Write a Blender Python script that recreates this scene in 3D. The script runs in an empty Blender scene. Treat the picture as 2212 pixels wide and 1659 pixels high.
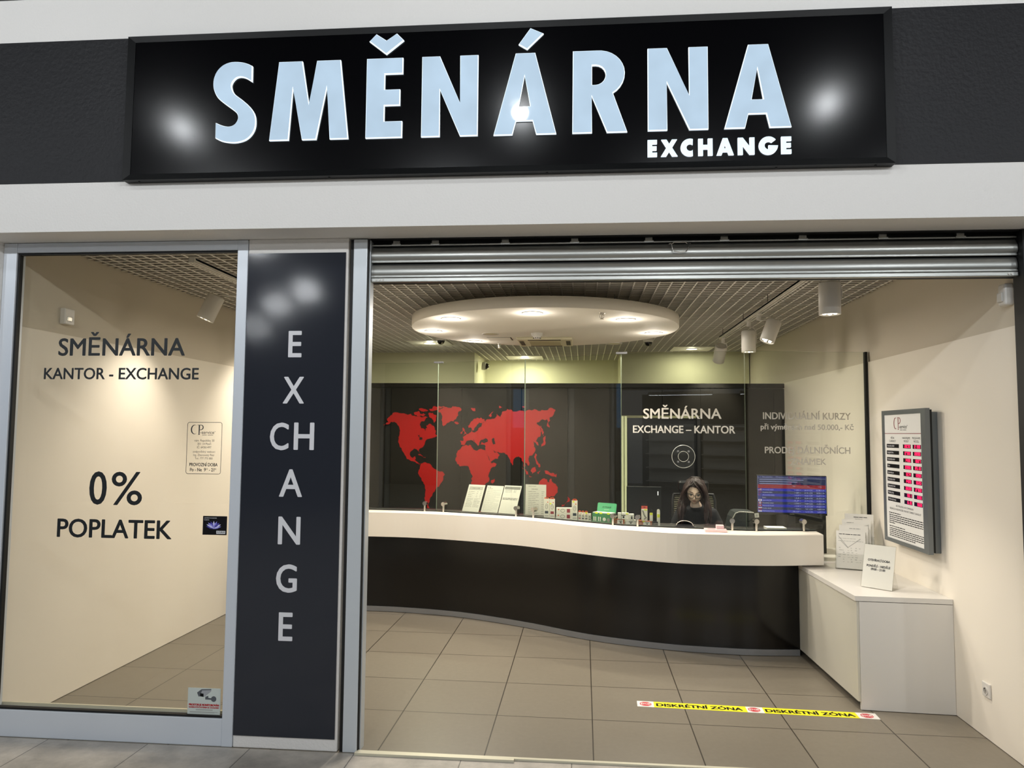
import bpy, bmesh, math, random
from mathutils import Matrix, Vector
from mathutils.geometry import tessellate_polygon

S = bpy.context.scene
COL = S.collection
R = math.radians

# ---------------------------------------------------------------- camera
cam = bpy.data.cameras.new('camera')
cam.sensor_fit = 'HORIZONTAL'
cam.sensor_width = 36.0
cam.lens = 25.451
cam.clip_start = 0.02
co = bpy.data.objects.new('camera', cam)
COL.objects.link(co)
YAW, PITCH, ROLL = -0.09851, 0.066638, 0.008119
fw = Vector((math.sin(YAW) * math.cos(PITCH), math.cos(YAW) * math.cos(PITCH), math.sin(PITCH)))
rt = Vector((math.cos(YAW), -math.sin(YAW), 0))
up = rt.cross(fw)
r2 = rt * math.cos(ROLL) + up * math.sin(ROLL)
u2 = up * math.cos(ROLL) - rt * math.sin(ROLL)
m3 = Matrix((r2, u2, -fw)).transposed()
co.matrix_world = Matrix.Translation((0, 0, 1.7832)) @ m3.to_4x4()
S.camera = co

# ---------------------------------------------------------------- world and exposure
W = bpy.data.worlds.new('mall_ambient')
W.use_nodes = True
W.node_tree.nodes['Background'].inputs[0].default_value = (0.92, 0.95, 1.0, 1)
W.node_tree.nodes['Background'].inputs[1].default_value = 0.25
S.world = W
S.view_settings.view_transform = 'Standard'
S.view_settings.look = 'None'
S.view_settings.gamma = 1.0
S.view_settings.exposure = 0.0
S.view_settings.use_curve_mapping = False
S.cycles.max_bounces = 8
S.cycles.diffuse_bounces = 5
S.cycles.glossy_bounces = 4
S.cycles.adaptive_threshold = 0.06
S.cycles.transparent_max_bounces = 16
S.cycles.sample_clamp_indirect = 4.0
S.cycles.caustics_reflective = False
S.cycles.caustics_refractive = False

MALL_W = 16.5      # watts of one mall downlight
SHOP_W = 26.0      # watts of one shop downlight
SPOT_W = 95.0      # watts of one track spot
COOL = (0.93, 0.97, 1.0)
WARM = (1.0, 0.92, 0.815)
GREENISH = (1.0, 0.98, 0.70)


def lamp(name, kind, loc, watts, color, parent=None, size=0.12, spot=None, blend=0.5, aim=None, spread=None):
    l = bpy.data.lights.new(name, kind)
    l.energy = watts
    l.color = color
    if kind == 'AREA':
        l.shape = 'DISK'
        l.size = size
        if spread:
            l.spread = spread
    else:
        l.shadow_soft_size = size
    if kind == 'SPOT':
        l.spot_size = spot
        l.spot_blend = blend
    o = bpy.data.objects.new(name, l)
    COL.objects.link(o)
    o.location = loc
    if aim is not None:
        o.rotation_euler = Vector(aim).to_track_quat('-Z', 'Y').to_euler()
    if parent is not None:
        o.parent = parent
    return o


# ---------------------------------------------------------------- materials
def lin(h):
    h = h.lstrip('#')
    c = [int(h[i:i + 2], 16) / 255 for i in (0, 2, 4)]
    return tuple((x / 12.92 if x <= 0.04045 else ((x + 0.055) / 1.055) ** 2.4) for x in c)


def mat(name, hexa, rough=0.5, metal=0.0, spec=0.5, bump=0.0, bscale=60.0, vary=0.0, vscale=3.0, emit=None, estr=0.0, coat=0.0, stretch=None):
    m = bpy.data.materials.new(name)
    m.use_nodes = True
    nt = m.node_tree
    b = nt.nodes['Principled BSDF']
    c = lin(hexa)
    b.inputs['Base Color'].default_value = (*c, 1)
    b.inputs['Roughness'].default_value = rough
    b.inputs['Metallic'].default_value = metal
    b.inputs['Specular IOR Level'].default_value = spec
    b.inputs['Coat Weight'].default_value = coat
    b.inputs['Coat Roughness'].default_value = 0.05
    if emit:
        b.inputs['Emission Color'].default_value = (*lin(emit), 1)
        b.inputs['Emission Strength'].default_value = estr
    tc = nt.nodes.new('ShaderNodeTexCoord')
    src = tc.outputs['Object']
    if stretch:
        mp = nt.nodes.new('ShaderNodeMapping')
        mp.inputs['Scale'].default_value = stretch
        nt.links.new(src, mp.inputs[0])
        src = mp.outputs[0]
    if vary:
        n = nt.nodes.new('ShaderNodeTexNoise')
        n.inputs['Scale'].default_value = vscale
        n.inputs['Detail'].default_value = 5
        nt.links.new(src, n.inputs['Vector'])
        mx = nt.nodes.new('ShaderNodeMix')
        mx.data_type = 'RGBA'
        mx.inputs[6].default_value = (*[x * (1 - vary) for x in c], 1)
        mx.inputs[7].default_value = (*[min(1, x * (1 + vary)) for x in c], 1)
        nt.links.new(n.outputs['Fac'], mx.inputs[0])
        nt.links.new(mx.outputs[2], b.inputs['Base Color'])
    if bump:
        n = nt.nodes.new('ShaderNodeTexNoise')
        n.inputs['Scale'].default_value = bscale
        n.inputs['Detail'].default_value = 4
        nt.links.new(src, n.inputs['Vector'])
        bp = nt.nodes.new('ShaderNodeBump')
        bp.inputs['Strength'].default_value = bump
        bp.inputs['Distance'].default_value = 0.01
        nt.links.new(n.outputs['Fac'], bp.inputs['Height'])
        nt.links.new(bp.outputs[0], b.inputs['Normal'])
    return m


def glow(name, hexa, strength, base='#000000', rough=0.3, flicker=0.0):
    m = mat(name, base, rough=rough, emit=hexa, estr=strength)
    if flicker:
        nt = m.node_tree
        tc = nt.nodes.new('ShaderNodeTexCoord')
        n = nt.nodes.new('ShaderNodeTexNoise')
        n.inputs['Scale'].default_value = 5.0
        nt.links.new(tc.outputs['Object'], n.inputs['Vector'])
        r = nt.nodes.new('ShaderNodeMapRange')
        r.inputs[1].default_value = 0.3
        r.inputs[2].default_value = 0.7
        r.inputs[3].default_value = strength * (1 - flicker)
        r.inputs[4].default_value = strength * (1 + flicker)
        nt.links.new(n.outputs['Fac'], r.inputs[0])
        nt.links.new(r.outputs[0], nt.nodes['Principled BSDF'].inputs['Emission Strength'])
    return m


def glass(name, tint=(1, 1, 1), base=0.04, rough=0.0, strength=1.0):
    """thin sheet glass: clear, tinted, mirror-like reflection that grows towards grazing angles"""
    m = bpy.data.materials.new(name)
    m.use_nodes = True
    nt = m.node_tree
    nt.nodes.clear()
    out = nt.nodes.new('ShaderNodeOutputMaterial')
    tr = nt.nodes.new('ShaderNodeBsdfTransparent')
    tr.inputs[0].default_value = (*tint, 1)
    gl = nt.nodes.new('ShaderNodeBsdfGlossy')
    gl.inputs['Roughness'].default_value = rough
    lw = nt.nodes.new('ShaderNodeLayerWeight')
    lw.inputs[0].default_value = 0.5
    pw = nt.nodes.new('ShaderNodeMath')
    pw.operation = 'POWER'
    pw.inputs[1].default_value = 5.0
    nt.links.new(lw.outputs['Facing'], pw.inputs[0])
    ma = nt.nodes.new('ShaderNodeMath')
    ma.operation = 'MULTIPLY_ADD'
    ma.inputs[1].default_value = (1 - base) * strength
    ma.inputs[2].default_value = base * strength
    nt.links.new(pw.outputs[0], ma.inputs[0])
    mx = nt.nodes.new('ShaderNodeMixShader')
    nt.links.new(ma.outputs[0], mx.inputs[0])
    nt.links.new(tr.outputs[0], mx.inputs[1])
    nt.links.new(gl.outputs[0], mx.inputs[2])
    nt.links.new(mx.outputs[0], out.inputs[0])
    return m


def tiles(name, hexa, joint, size, ox, oy, jw, rough, vary, rot=0.0, sx=1.0, cloud=0.0):
    """square floor tiles with thin joints, laid in object coordinates"""
    m = mat(name, hexa, rough=rough)
    nt = m.node_tree
    b = nt.nodes['Principled BSDF']
    tc = nt.nodes.new('ShaderNodeTexCoord')
    mp = nt.nodes.new('ShaderNodeMapping')
    mp.inputs['Location'].default_value = (-ox, -oy, 0)
    rm = nt.nodes.new('ShaderNodeMapping')
    rm.inputs['Rotation'].default_value = (0, 0, rot)
    nt.links.new(tc.outputs['Object'], mp.inputs[0])
    nt.links.new(mp.outputs[0], rm.inputs[0])
    br = nt.nodes.new('ShaderNodeTexBrick')
    br.offset = 0.0
    br.squash = 1.0
    br.inputs['Scale'].default_value = 1.0
    br.inputs['Mortar Size'].default_value = jw
    br.inputs['Mortar Smooth'].default_value = 0.0
    br.inputs['Bias'].default_value = 0.0
    br.inputs['Brick Width'].default_value = size * sx
    br.inputs['Row Height'].default_value = size
    c = lin(hexa)
    br.inputs['Color1'].default_value = (*[x * (1 - vary) for x in c], 1)
    br.inputs['Color2'].default_value = (*[x * (1 + vary) for x in c], 1)
    br.inputs['Mortar'].default_value = (*lin(joint), 1)
    nt.links.new(rm.outputs[0], br.inputs['Vector'])
    n = nt.nodes.new('ShaderNodeTexNoise')
    n.inputs['Scale'].default_value = 4.0 if cloud else 30.0
    n.inputs['Detail'].default_value = 9
    n.inputs['Roughness'].default_value = 0.65
    nt.links.new(tc.outputs['Object'], n.inputs['Vector'])
    rr = nt.nodes.new('ShaderNodeMapRange')
    a = cloud if cloud else 0.05
    rr.inputs[1].default_value = 0.3
    rr.inputs[2].default_value = 0.7
    rr.inputs[3].default_value = 1 - a
    rr.inputs[4].default_value = 1 + a
    nt.links.new(n.outputs['Fac'], rr.inputs[0])
    mx = nt.nodes.new('ShaderNodeMix')
    mx.data_type = 'RGBA'
    mx.blend_type = 'MULTIPLY'
    mx.inputs[0].default_value = 1.0
    nt.links.new(br.outputs['Color'], mx.inputs[6])
    nt.links.new(rr.outputs[0], mx.inputs[7])
    nt.links.new(mx.outputs[2], b.inputs['Base Color'])
    bp = nt.nodes.new('ShaderNodeBump')
    bp.inputs['Strength'].default_value = 0.15
    bp.inputs['Distance'].default_value = 0.004
    bp.invert = True
    nt.links.new(br.outputs['Fac'], bp.inputs['Height'])
    nt.links.new(bp.outputs[0], b.inputs['Normal'])
    return m


M = dict(
    wall=mat('white_plaster', '#ebe8e4', 0.7, bump=0.25, bscale=90, spec=0.3),
    inner=mat('cream_wall_panel', '#f0e8da', 0.5, bump=0.03, bscale=200, spec=0.3),
    upper=mat('greige_wall_paint', '#d3cab9', 0.7, bump=0.05, bscale=120, spec=0.2),
    backw=mat('pale_back_wall_paint', '#dddabf', 0.7, spec=0.2),
    band=mat('charcoal_wall_paint', '#28282a', 0.5, bump=0.4, bscale=45, spec=0.2),
    dark=mat('dark_grey_panel', '#211f1a', 0.5, spec=0.15, vary=0.05),
    groove=mat('panel_groove', '#1a1a17', 0.6),
    signface=mat('gloss_black_acrylic', '#020204', 0.185, spec=0.3),
    signframe=mat('satin_black_metal', '#08090a', 0.42, spec=0.2),
    letter=glow('lit_letter_face', '#b9d3ea', 0.66, base='#8a969f', rough=0.04, flicker=0.10),
    rim=glow('lit_letter_edge', '#eaf6ff', 0.95, base='#c0c8cc', rough=0.2),
    small=glow('lit_small_letter', '#cfe6f2', 0.95, base='#b0b8bc', rough=0.2),
    alu=mat('anodised_aluminium', '#dce2ea', 0.38, metal=0.15, spec=0.5, bump=0.02, bscale=300),
    steel=mat('galvanised_steel', '#a9aaa6', 0.34, metal=0.9, bump=0.02, bscale=30, vary=0.12, vscale=8, stretch=(0.3, 1, 6)),
    chrome=mat('brushed_chrome', '#d8d4cc', 0.22, metal=1.0),
    rubber=mat('black_rubber', '#070707', 0.6),
    black=mat('black_plastic', '#0d0d0f', 0.38),
    white=mat('white_laminate', '#dcd8d1', 0.28, spec=0.5),
    whitem=mat('white_paint_metal', '#dedad2', 0.45),
    gyps=mat('ceiling_disc_paint', '#fbf6ea', 0.75, spec=0.2),
    grid=mat('white_ceiling_lattice', '#f7f4ee', 0.6, spec=0.3),
    web=mat('shaded_lattice_web', '#c6c0b4', 0.6, spec=0.3),  # shade on the white bar sides put into a greyer colour
    plenum=mat('dark_ceiling_void', '#b4afa5', 0.9),
    counter=mat('glossy_black_laminate', '#0b0908', 0.16, spec=0.5),
    cream=mat('cream_counter_laminate', '#f2eadc', 0.35, spec=0.4),
    pil=mat('anthracite_gloss_panel', '#2c2f37', 0.095, spec=0.42, bump=0.01, bscale=400),
    vinylk=mat('black_vinyl', '#161b1d', 0.5),
    vinylw=mat('white_vinyl', '#e6e6ea', 0.5),
    vinyli=mat('frosted_white_vinyl', '#cdc9bd', 0.6),
    red=mat('red_vinyl', '#b00d0a', 0.38, spec=0.4),
    yellow=mat('yellow_tape', '#f4e81c', 0.45),
    tapew=mat('white_tape', '#e9e6e0', 0.45),
    stop=mat('red_tape_print', '#c4142a', 0.45),
    ink=mat('black_print', '#0a0a0a', 0.5, spec=0.2),
    inkg=mat('grey_print', '#8b8a84', 0.6),
    inkl=mat('pale_grey_print', '#c3c1b8', 0.6),
    paper=mat('white_paper', '#ece9e0', 0.6),
    logo=mat('dark_red_print', '#7d1020', 0.5),
    bezel=mat('grey_board_frame', '#73787a', 0.38, metal=0.5),
    lightdisc=glow('lit_diffuser', '#fff4dc', 5.0),
    lightoff=mat('unlit_diffuser', '#cfc9a8', 0.4),
    led=glow('red_led_segment', '#ff1f55', 2.6),
    ledbg=mat('dark_led_window', '#22040a', 0.25),
    wood=mat('thin_trim_metal', '#d9d4be', 0.35, metal=0.2),
    reflector=mat('spot_reflector', '#8c8a84', .25, metal=.8),
    smoked=mat('smoked_dome', '#08080a', .06),
    pane=glass('clear_pane', (0.955, 0.95, 0.925), 0.04),
    screen=glass('screen_glass', (0.962, 0.978, 0.945), 0.04),
    ring=mat('clear_ring_edge', '#cfd0c4', 0.2, spec=0.7),
    edge=mat('glass_edge', '#8a9684', 0.25, spec=0.6),
    acryl=glass('clear_acrylic', (0.965, 0.965, 0.955), 0.02, rough=0.2),
    floor=tiles('beige_floor_tiles', '#7d7567', '#352e25', 0.6, -2.3415, 4.0687, 0.0036, 0.36, 0.035),
    mallfloor=tiles('grey_stone_floor', '#b1aaa0', '#66625c', 0.6, -1.86, 4.065, 0.003, 0.4, 0.06, cloud=0.34),
)


# ---------------------------------------------------------------- mesh builder
class MB:
    def __init__(self, T=None):
        self.v, self.f, self.mi, self.sm = [], [], [], []
        self.T = T or Matrix.Identity(4)

    def add(self, vs, fs, mi=0, smooth=False):
        n = len(self.v)
        self.v += [tuple(self.T @ Vector(p)) for p in vs]
        for f in fs:
            self.f.append([i + n for i in f])
            self.mi.append(mi)
            self.sm.append(smooth)
        return self

    def box(self, x0, x1, y0, y1, z0, z1, mi=0):
        vs = [(x, y, z) for z in (z0, z1) for y in (y0, y1) for x in (x0, x1)]
        return self.add(vs, [(0, 2, 3, 1), (4, 5, 7, 6), (0, 1, 5, 4), (2, 6, 7, 3), (0, 4, 6, 2), (1, 3, 7, 5)], mi)

    def rbox(self, x0, x1, y0, y1, z0, z1, b=0.004, mi=0):
        """box with chamfered edges"""
        bm = bmesh.new()
        bmesh.ops.create_cube(bm, size=1.0)
        for w in bm.verts:
            w.co = ((x0 + x1) / 2 + w.co.x * (x1 - x0), (y0 + y1) / 2 + w.co.y * (y1 - y0), (z0 + z1) / 2 + w.co.z * (z1 - z0))
        bmesh.ops.bevel(bm, geom=list(bm.edges), offset=b, segments=2, affect='EDGES', profile=0.5)
        return self.bm(bm, mi)

    def bm(self, bm, mi=0, smooth=False):
        bm.verts.index_update()
        self.add([w.co[:] for w in bm.verts], [[w.index for w in f.verts] for f in bm.faces], mi, smooth)
        bm.free()
        return self

    def quad(self, pts, mi=0):
        return self.add(pts, [tuple(range(len(pts)))], mi)

    def prism_xy(self, poly, z0, z1, mi=0, mside=None):
        """outline in plan, counter-clockwise, raised from z0 to z1"""
        n = len(poly)
        vs = [(x, y, z0) for x, y in poly] + [(x, y, z1) for x, y in poly]
        self.add(vs, [tuple(range(n - 1, -1, -1)), tuple(range(n, 2 * n))], mi)
        self.add(vs, [(i, (i + 1) % n, n + (i + 1) % n, n + i) for i in range(n)], mi if mside is None else mside)
        return self

    def prism_xz(self, loops, y0, y1, mi=0, mside=None):
        """outer outline plus holes in the x-z plane, front at y0, back at y1"""
        tri = tessellate_polygon([[Vector((x, z, 0)) for x, z in L] for L in loops])
        flat = [p for L in loops for p in L]

        def area(t):
            a, b, c = (flat[i] for i in t)
            return (b[0] - a[0]) * (c[1] - a[1]) - (c[0] - a[0]) * (b[1] - a[1])
        tri = [t if area(t) > 0 else (t[0], t[2], t[1]) for t in tri if abs(area(t)) > 1e-12]
        self.add([(x, y0, z) for x, z in flat], tri, mi)
        if y1 is None:
            return self
        self.add([(x, y1, z) for x, z in flat], [t[::-1] for t in tri], mi)
        for k, L in enumerate(loops):
            sa = sum(L[i][0] * L[(i + 1) % len(L)][1] - L[(i + 1) % len(L)][0] * L[i][1] for i in range(len(L)))
            if (sa < 0) == (k == 0):
                L = L[::-1]
            n = len(L)
            vs = [(x, y0, z) for x, z in L] + [(x, y1, z) for x, z in L]
            self.add(vs, [(i, n + i, n + (i + 1) % n, (i + 1) % n) for i in range(n)], mi if mside is None else mside)
        return self

    def cyl(self, p0, p1, r0, r1=None, n=20, mi=0, caps=True, smooth=True):
        r1 = r0 if r1 is None else r1
        p0, p1 = Vector(p0), Vector(p1)
        d = (p1 - p0).normalized()
        a = d.orthogonal().normalized()
        b = d.cross(a)
        vs = []
        for p, r in ((p0, r0), (p1, r1)):
            vs += [tuple(p + (a * math.cos(2 * math.pi * i / n) + b * math.sin(2 * math.pi * i / n)) * r) for i in range(n)]
        self.add(vs, [(i, (i + 1) % n, n + (i + 1) % n, n + i) for i in range(n)], mi, smooth)
        if caps:
            self.add(vs, [tuple(range(n - 1, -1, -1)), tuple(range(n, 2 * n))], mi)
        return self

    def tube(self, pts, r, n=8, mi=0, closed=False):
        pts = [Vector(p) for p in pts]
        rs = r if isinstance(r, (list, tuple)) else [r] * len(pts)
        vs, k = [], len(pts)
        ref = Vector((0.31, 0.17, 0.93))
        for i, p in enumerate(pts):
            if closed:
                t = (pts[(i + 1) % k] - pts[i - 1]).normalized()
            else:
                t = (pts[min(i + 1, k - 1)] - pts[max(i - 1, 0)]).normalized()
            a = t.cross(ref)
            a = a.normalized() if a.length > 1e-4 else t.orthogonal().normalized()
            b = t.cross(a)
            vs += [tuple(p + (a * math.cos(2 * math.pi * j / n) + b * math.sin(2 * math.pi * j / n)) * rs[i]) for j in range(n)]
        fs = []
        for i in range(k if closed else k - 1):
            q = (i + 1) % k
            fs += [(i * n + j, i * n + (j + 1) % n, q * n + (j + 1) % n, q * n + j) for j in range(n)]
        self.add(vs, fs, mi, True)
        if not closed:
            self.add(vs, [tuple(range(n - 1, -1, -1)), tuple((k - 1) * n + j for j in range(n))], mi)
        return self

    def lathe(self, prof, cx=0, cy=0, n=32, mi=0, smooth=True):
        """profile of (radius, z) turned about a vertical axis"""
        vs = []
        for r, z in prof:
            vs += [(cx + r * math.cos(2 * math.pi * i / n), cy + r * math.sin(2 * math.pi * i / n), z) for i in range(n)]
        fs = []
        for k in range(len(prof) - 1):
            fs += [(k * n + i, k * n + (i + 1) % n, (k + 1) * n + (i + 1) % n, (k + 1) * n + i) for i in range(n)]
        self.add(vs, fs, mi, smooth)
        return self

    def ball(self, c, r, mi=0, nu=16, nv=10, sx=1, sy=1, sz=1):
        vs = [(c[0], c[1], c[2] + r * sz)]
        for j in range(1, nv):
            t = math.pi * j / nv
            vs += [(c[0] + r * sx * math.sin(t) * math.cos(2 * math.pi * i / nu), c[1] + r * sy * math.sin(t) * math.sin(2 * math.pi * i / nu), c[2] + r * sz * math.cos(t)) for i in range(nu)]
        vs.append((c[0], c[1], c[2] - r * sz))
        fs = [(0, 1 + i, 1 + (i + 1) % nu) for i in range(nu)]
        for j in range(nv - 2):
            fs += [(1 + j * nu + i, 1 + (j + 1) * nu + i, 1 + (j + 1) * nu + (i + 1) % nu, 1 + j * nu + (i + 1) % nu) for i in range(nu)]
        k = 1 + (nv - 2) * nu
        fs += [(k + i, len(vs) - 1, k + (i + 1) % nu) for i in range(nu)]
        return self.add(vs, fs, mi, True)

    def text(self, body, x0, x1, z0, cap, y=0.0, mi=0, bold=0.0, align=None):
        """flat lettering facing -y: baseline z0, capital height cap; fits x0..x1 (or keeps its width, centred or left, when x1 is None)"""
        vs, fs = glyphs(body)
        xs = [p[0] for p in vs]
        a, b = min(xs), max(xs)
        sz = cap / CAP
        if x1 is None:
            sx = sz
            w = (b - a) * sx
            off = x0 - (w / 2 if align == 'c' else w if align == 'r' else 0)
        else:
            sx = (x1 - x0) / (b - a)
            off = x0
        offs = [(0, 0)] if not bold else [(0, 0), (bold, 0), (-bold, 0), (0, bold * .7), (0, -bold * .7), (bold * .7, bold * .5), (-bold * .7, bold * .5), (bold * .7, -bold * .5), (-bold * .7, -bold * .5)]
        for i, (dx, dz) in enumerate(offs):
            self.add([(off + (p[0] - a) * sx + dx, y - i * 2e-5, z0 + p[1] * sz + dz) for p in vs], fs, mi)
        return self

    def build(self, name, mats, parent=None, smooth_angle=None):
        me = bpy.data.meshes.new(name)
        me.from_pydata(self.v, [], self.f)
        for m in (mats if isinstance(mats, (list, tuple)) else [mats]):
            me.materials.append(m)
        me.polygons.foreach_set('material_index', self.mi)
        me.polygons.foreach_set('use_smooth', self.sm)
        me.update()
        o = bpy.data.objects.new(name, me)
        COL.objects.link(o)
        if parent is not None:
            o.parent = parent
            o.matrix_parent_inverse = world_of(parent).inverted()
        return o


def world_of(o):
    m = Matrix.LocRotScale(o.location, o.rotation_euler, o.scale)
    if o.parent is not None:
        m = world_of(o.parent) @ o.matrix_parent_inverse @ m
    return m


_glyphs = {}


def glyphs(body):
    if body not in _glyphs:
        c = bpy.data.curves.new('lettering', 'FONT')
        c.body = body
        c.resolution_u = 4
        o = bpy.data.objects.new('lettering', c)
        COL.objects.link(o)
        bpy.context.view_layer.update()
        me = bpy.data.meshes.new_from_object(o)
        _glyphs[body] = ([(v.co.x, v.co.y) for v in me.vertices], [tuple(p.vertices) for p in me.polygons])
        bpy.data.meshes.remove(me)
        bpy.data.objects.remove(o)
        bpy.data.curves.remove(c)
    return _glyphs[body]


CAP = max(p[1] for p in glyphs('H')[0])


def thing(name, label, cat, loc=(0, 0, 0), group=None, rot=0.0):
    o = bpy.data.objects.new(name, None)
    o.empty_display_size = 0.1
    COL.objects.link(o)
    o.location = loc
    o.rotation_euler = (0, 0, rot)
    return tag(o, label, cat, group)


def tag(o, label, cat, group=None):
    o['label'] = label
    o['category'] = cat
    if group:
        o['group'] = group
    return o


def struct(o):
    o['kind'] = 'structure'
    return o


def dup(root, loc, label, rot=None, group=None):
    """a copy of a thing with copies of its parts and sub-parts"""
    def cp(o, parent):
        c = o.copy()
        if parent is not None:
            c.parent = parent
        COL.objects.link(c)
        for ch in [k for k in COL.objects if k.parent == o]:
            cp(ch, c)
        return c
    r = cp(root, None)
    r.location = loc
    if rot is not None:
        r.rotation_euler = rot if isinstance(rot, (tuple, list)) else (0, 0, rot)
    r['label'] = label
    if group:
        r['group'] = group
    return r


# the shop front stands turned by under a degree against the tile grid: x along it, y into the shop
FA = 0.014073
FAC = Matrix.Translation((0, 4.06, 0)) @ Matrix.Rotation(FA, 4, 'Z')
FLOC = FAC.translation


def fac(x, d, z):
    return tuple(FAC @ Vector((x, d, z)))


# ================================================================ THE SETTING
# floors
b = MB()
b.prism_xy([(-3.7, 4.0), (2.6, 4.09), (2.6, 12.2), (-3.7, 12.2)], -0.12, 0.0)
struct(b.build('floor', M['floor']))
b = MB()
b.prism_xy([(-14, -13), (14, -13), (14, 4.25), (2.6, 4.09), (-3.7, 4.0), (-14, 3.86)], -0.12, 0.0)
fm = struct(b.build('floor_mall', M['mallfloor']))

# side walls with the cladding panels up to 2.4 m
b = MB()
b.box(-3.65, -3.465, 4.12, 12.2, 0, 3.32)
struct(b.build('wall_left', M['upper']))
b = MB()
b.box(-3.464, -3.45, 4.12, 8.88, 0.004, 2.41)
struct(b.build('wall_left_panel', M['inner']))
b = MB()
b.box(2.39, 2.6, 4.17, 12.2, 0, 3.32)
struct(b.build('wall_right', M['upper']))
b = MB()
b.box(2.375, 2.389, 4.17, 6.335, 0.004, 2.395)
b.box(2.375, 2.389, 6.338, 8.88, 0.004, 2.395)
struct(b.build('wall_right_panel', M['inner']))
# back wall with its recess
b = MB()
b.box(-3.45, -1.62, 10.67, 10.9, 0, 3.3)
b.box(0.56, 2.375, 10.67, 10.9, 0, 3.3)
b.box(-1.75, 0.75, 11.9, 12.1, 0, 3.3)
b.box(-1.75, -1.62, 10.9, 11.9, 0, 3.3)
b.box(0.56, 0.75, 10.9, 11.9, 0, 3.3)
struct(b.build('wall_back', M['backw']))

# the anthracite partition: boards with recessed strips between, a doorway at x 0.53..1.36
b = MB()
edges = [(-3.45, -2.47), (-2.39, -1.5), (-1.497, -0.76), (-0.66, -0.19), (-0.105, 0.44)]
for x0, x1 in edges:
    b.rbox(x0, x1, 8.86, 8.90, 0.0, 2.325, 0.003, 0)
b.rbox(0.44, 0.947, 8.86, 8.90, 2.0, 2.325, 0.003, 0)
b.rbox(0.95, 1.40, 8.86, 8.90, 2.0, 2.325, 0.003, 0)
b.rbox(1.40, 2.25, 8.86, 8.90, 0, 2.325, 0.003, 0)
b.rbox(2.253, 2.375, 8.86, 8.90, 0, 2.325, 0.003, 0)
b.box(-3.45, 0.46, 8.90, 8.93, 0.0, 2.33, 1)
b.box(1.40, 2.375, 8.90, 8.93, 0.0, 2.33, 1)
b.box(0.46, 1.40, 8.90, 8.93, 2.0, 2.33, 1)
b.rbox(-3.45, 2.375, 8.855, 8.97, 2.333, 2.387, 0.003, 0)
struct(b.build('wall_partition', [M['dark'], M['groove']]))
dr = struct(bpy.data.objects.new('door_1', None))
COL.objects.link(dr)
dr.location = (0.93, 8.9, 0)
b = MB()
b.box(0.53, 1.355, 8.905, 8.945, 0.005, 1.97)
b.build('door_leaf', M['black'], dr)
b = MB()
b.box(0.455, 0.485, 8.85, 8.95, 0, 1.99)
b.box(0.495, 0.525, 8.86, 8.95, 0, 1.99)
b.build('door_jamb', mat('pale_door_jamb', '#d5dcb0', 0.5), dr)
b = MB()
b.box(1.355, 1.395, 8.85, 8.95, 0, 1.99)
b.build('door_frame', M['rubber'], dr)

# ceiling: open lattice under a dark void
b = MB()
y = 4.25
while y < 11.9:
    b.box(-3.46, 2.385, y - 0.0055, y + 0.0055, 2.971, 2.974)
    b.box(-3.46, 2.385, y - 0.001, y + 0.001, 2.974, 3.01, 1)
    y += 0.0745
x = -3.45 + 0.05
while x < 2.38:
    b.box(x - 0.0055, x + 0.0055, 4.2, 11.92, 2.970, 2.9735)
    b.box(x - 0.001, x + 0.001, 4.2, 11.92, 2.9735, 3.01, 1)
    x += 0.0975
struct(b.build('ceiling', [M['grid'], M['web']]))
b = MB()
b.box(-3.65, 2.6, 4.15, 12.2, 3.32, 3.42)
struct(b.build('ceiling_void', M['plenum']))

# ---- the fascia over the shop front
b = MB(FAC)
b.box(-9, 9, -0.22, 0.14, 2.906, 4.32)
struct(b.build('wall_front', M['wall']))
b = MB(FAC)
b.box(-9, 9, -0.223, -0.2205, 3.190, 4.034)
struct(b.build('trim_1', M['band']))
# white pier at the far left and the pillar between window and opening
b = MB(FAC)
b.box(-9, -3.505, -0.03, 0.14, 0, 2.906)
struct(b.build('wall_left_pier', M['wall']))
b = MB(FAC)
b.box(2.43, 9, -0.03, 0.14, 0, 2.906)
struct(b.build('wall_right_pier', M['wall']))
b = MB(FAC)
b.rbox(-1.965, -1.362, 0.0, 0.26, 0.0, 2.906, 0.006)
struct(b.build('wall_pillar', M['wall']))
# tiled skirting block at the back of the pillar
b = MB()
b.box(-1.40, -1.314, 4.18, 4.36, 0.0, 0.088)
struct(b.build('baseboard_pillar', mat('brown_skirting_tile', '#6a5d4b', 0.4)))
# threshold strips
b = MB(FAC)
b.box(-1.255, -0.372, -0.028, 0.012, 0.0, 0.013)
struct(b.build('trim_2', M['wood']))
b = MB(FAC)
b.box(-0.372, 2.34, -0.006, 0.016, 0.0, 0.011)
struct(b.build('trim_3', M['wood']))

# ---- display window
w = struct(bpy.data.objects.new('window_1', None))
COL.objects.link(w)
w.location = fac(-2.73, 0.03, 0)
b = MB(FAC)
b.rbox(-3.504, -3.42, 0.0, 0.075, 0.0, 2.903, 0.003)
b.rbox(-2.032, -1.968, 0.0, 0.075, 0.0, 2.903, 0.003)
b.rbox(-3.42, -2.032, 0.002, 0.075, 2.845, 2.903, 0.003)
b.rbox(-3.42, -2.032, 0.002, 0.075, 0.0, 0.152, 0.003)
b.build('window_frame', M['alu'], w)
b = MB(FAC)
b.box(-3.42, -3.407, 0.012, 0.04, 0.152, 2.845)
b.box(-2.036, -2.032, 0.012, 0.04, 0.152, 2.845)
b.box(-3.407, -2.036, 0.012, 0.04, 2.833, 2.845)
b.box(-3.407, -2.036, 0.012, 0.04, 0.152, 0.163)
b.build('window_gasket', M['rubber'], w)
b = MB(FAC)
b.box(-3.407, -2.036, 0.026, 0.034, 0.163, 2.833)
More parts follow.
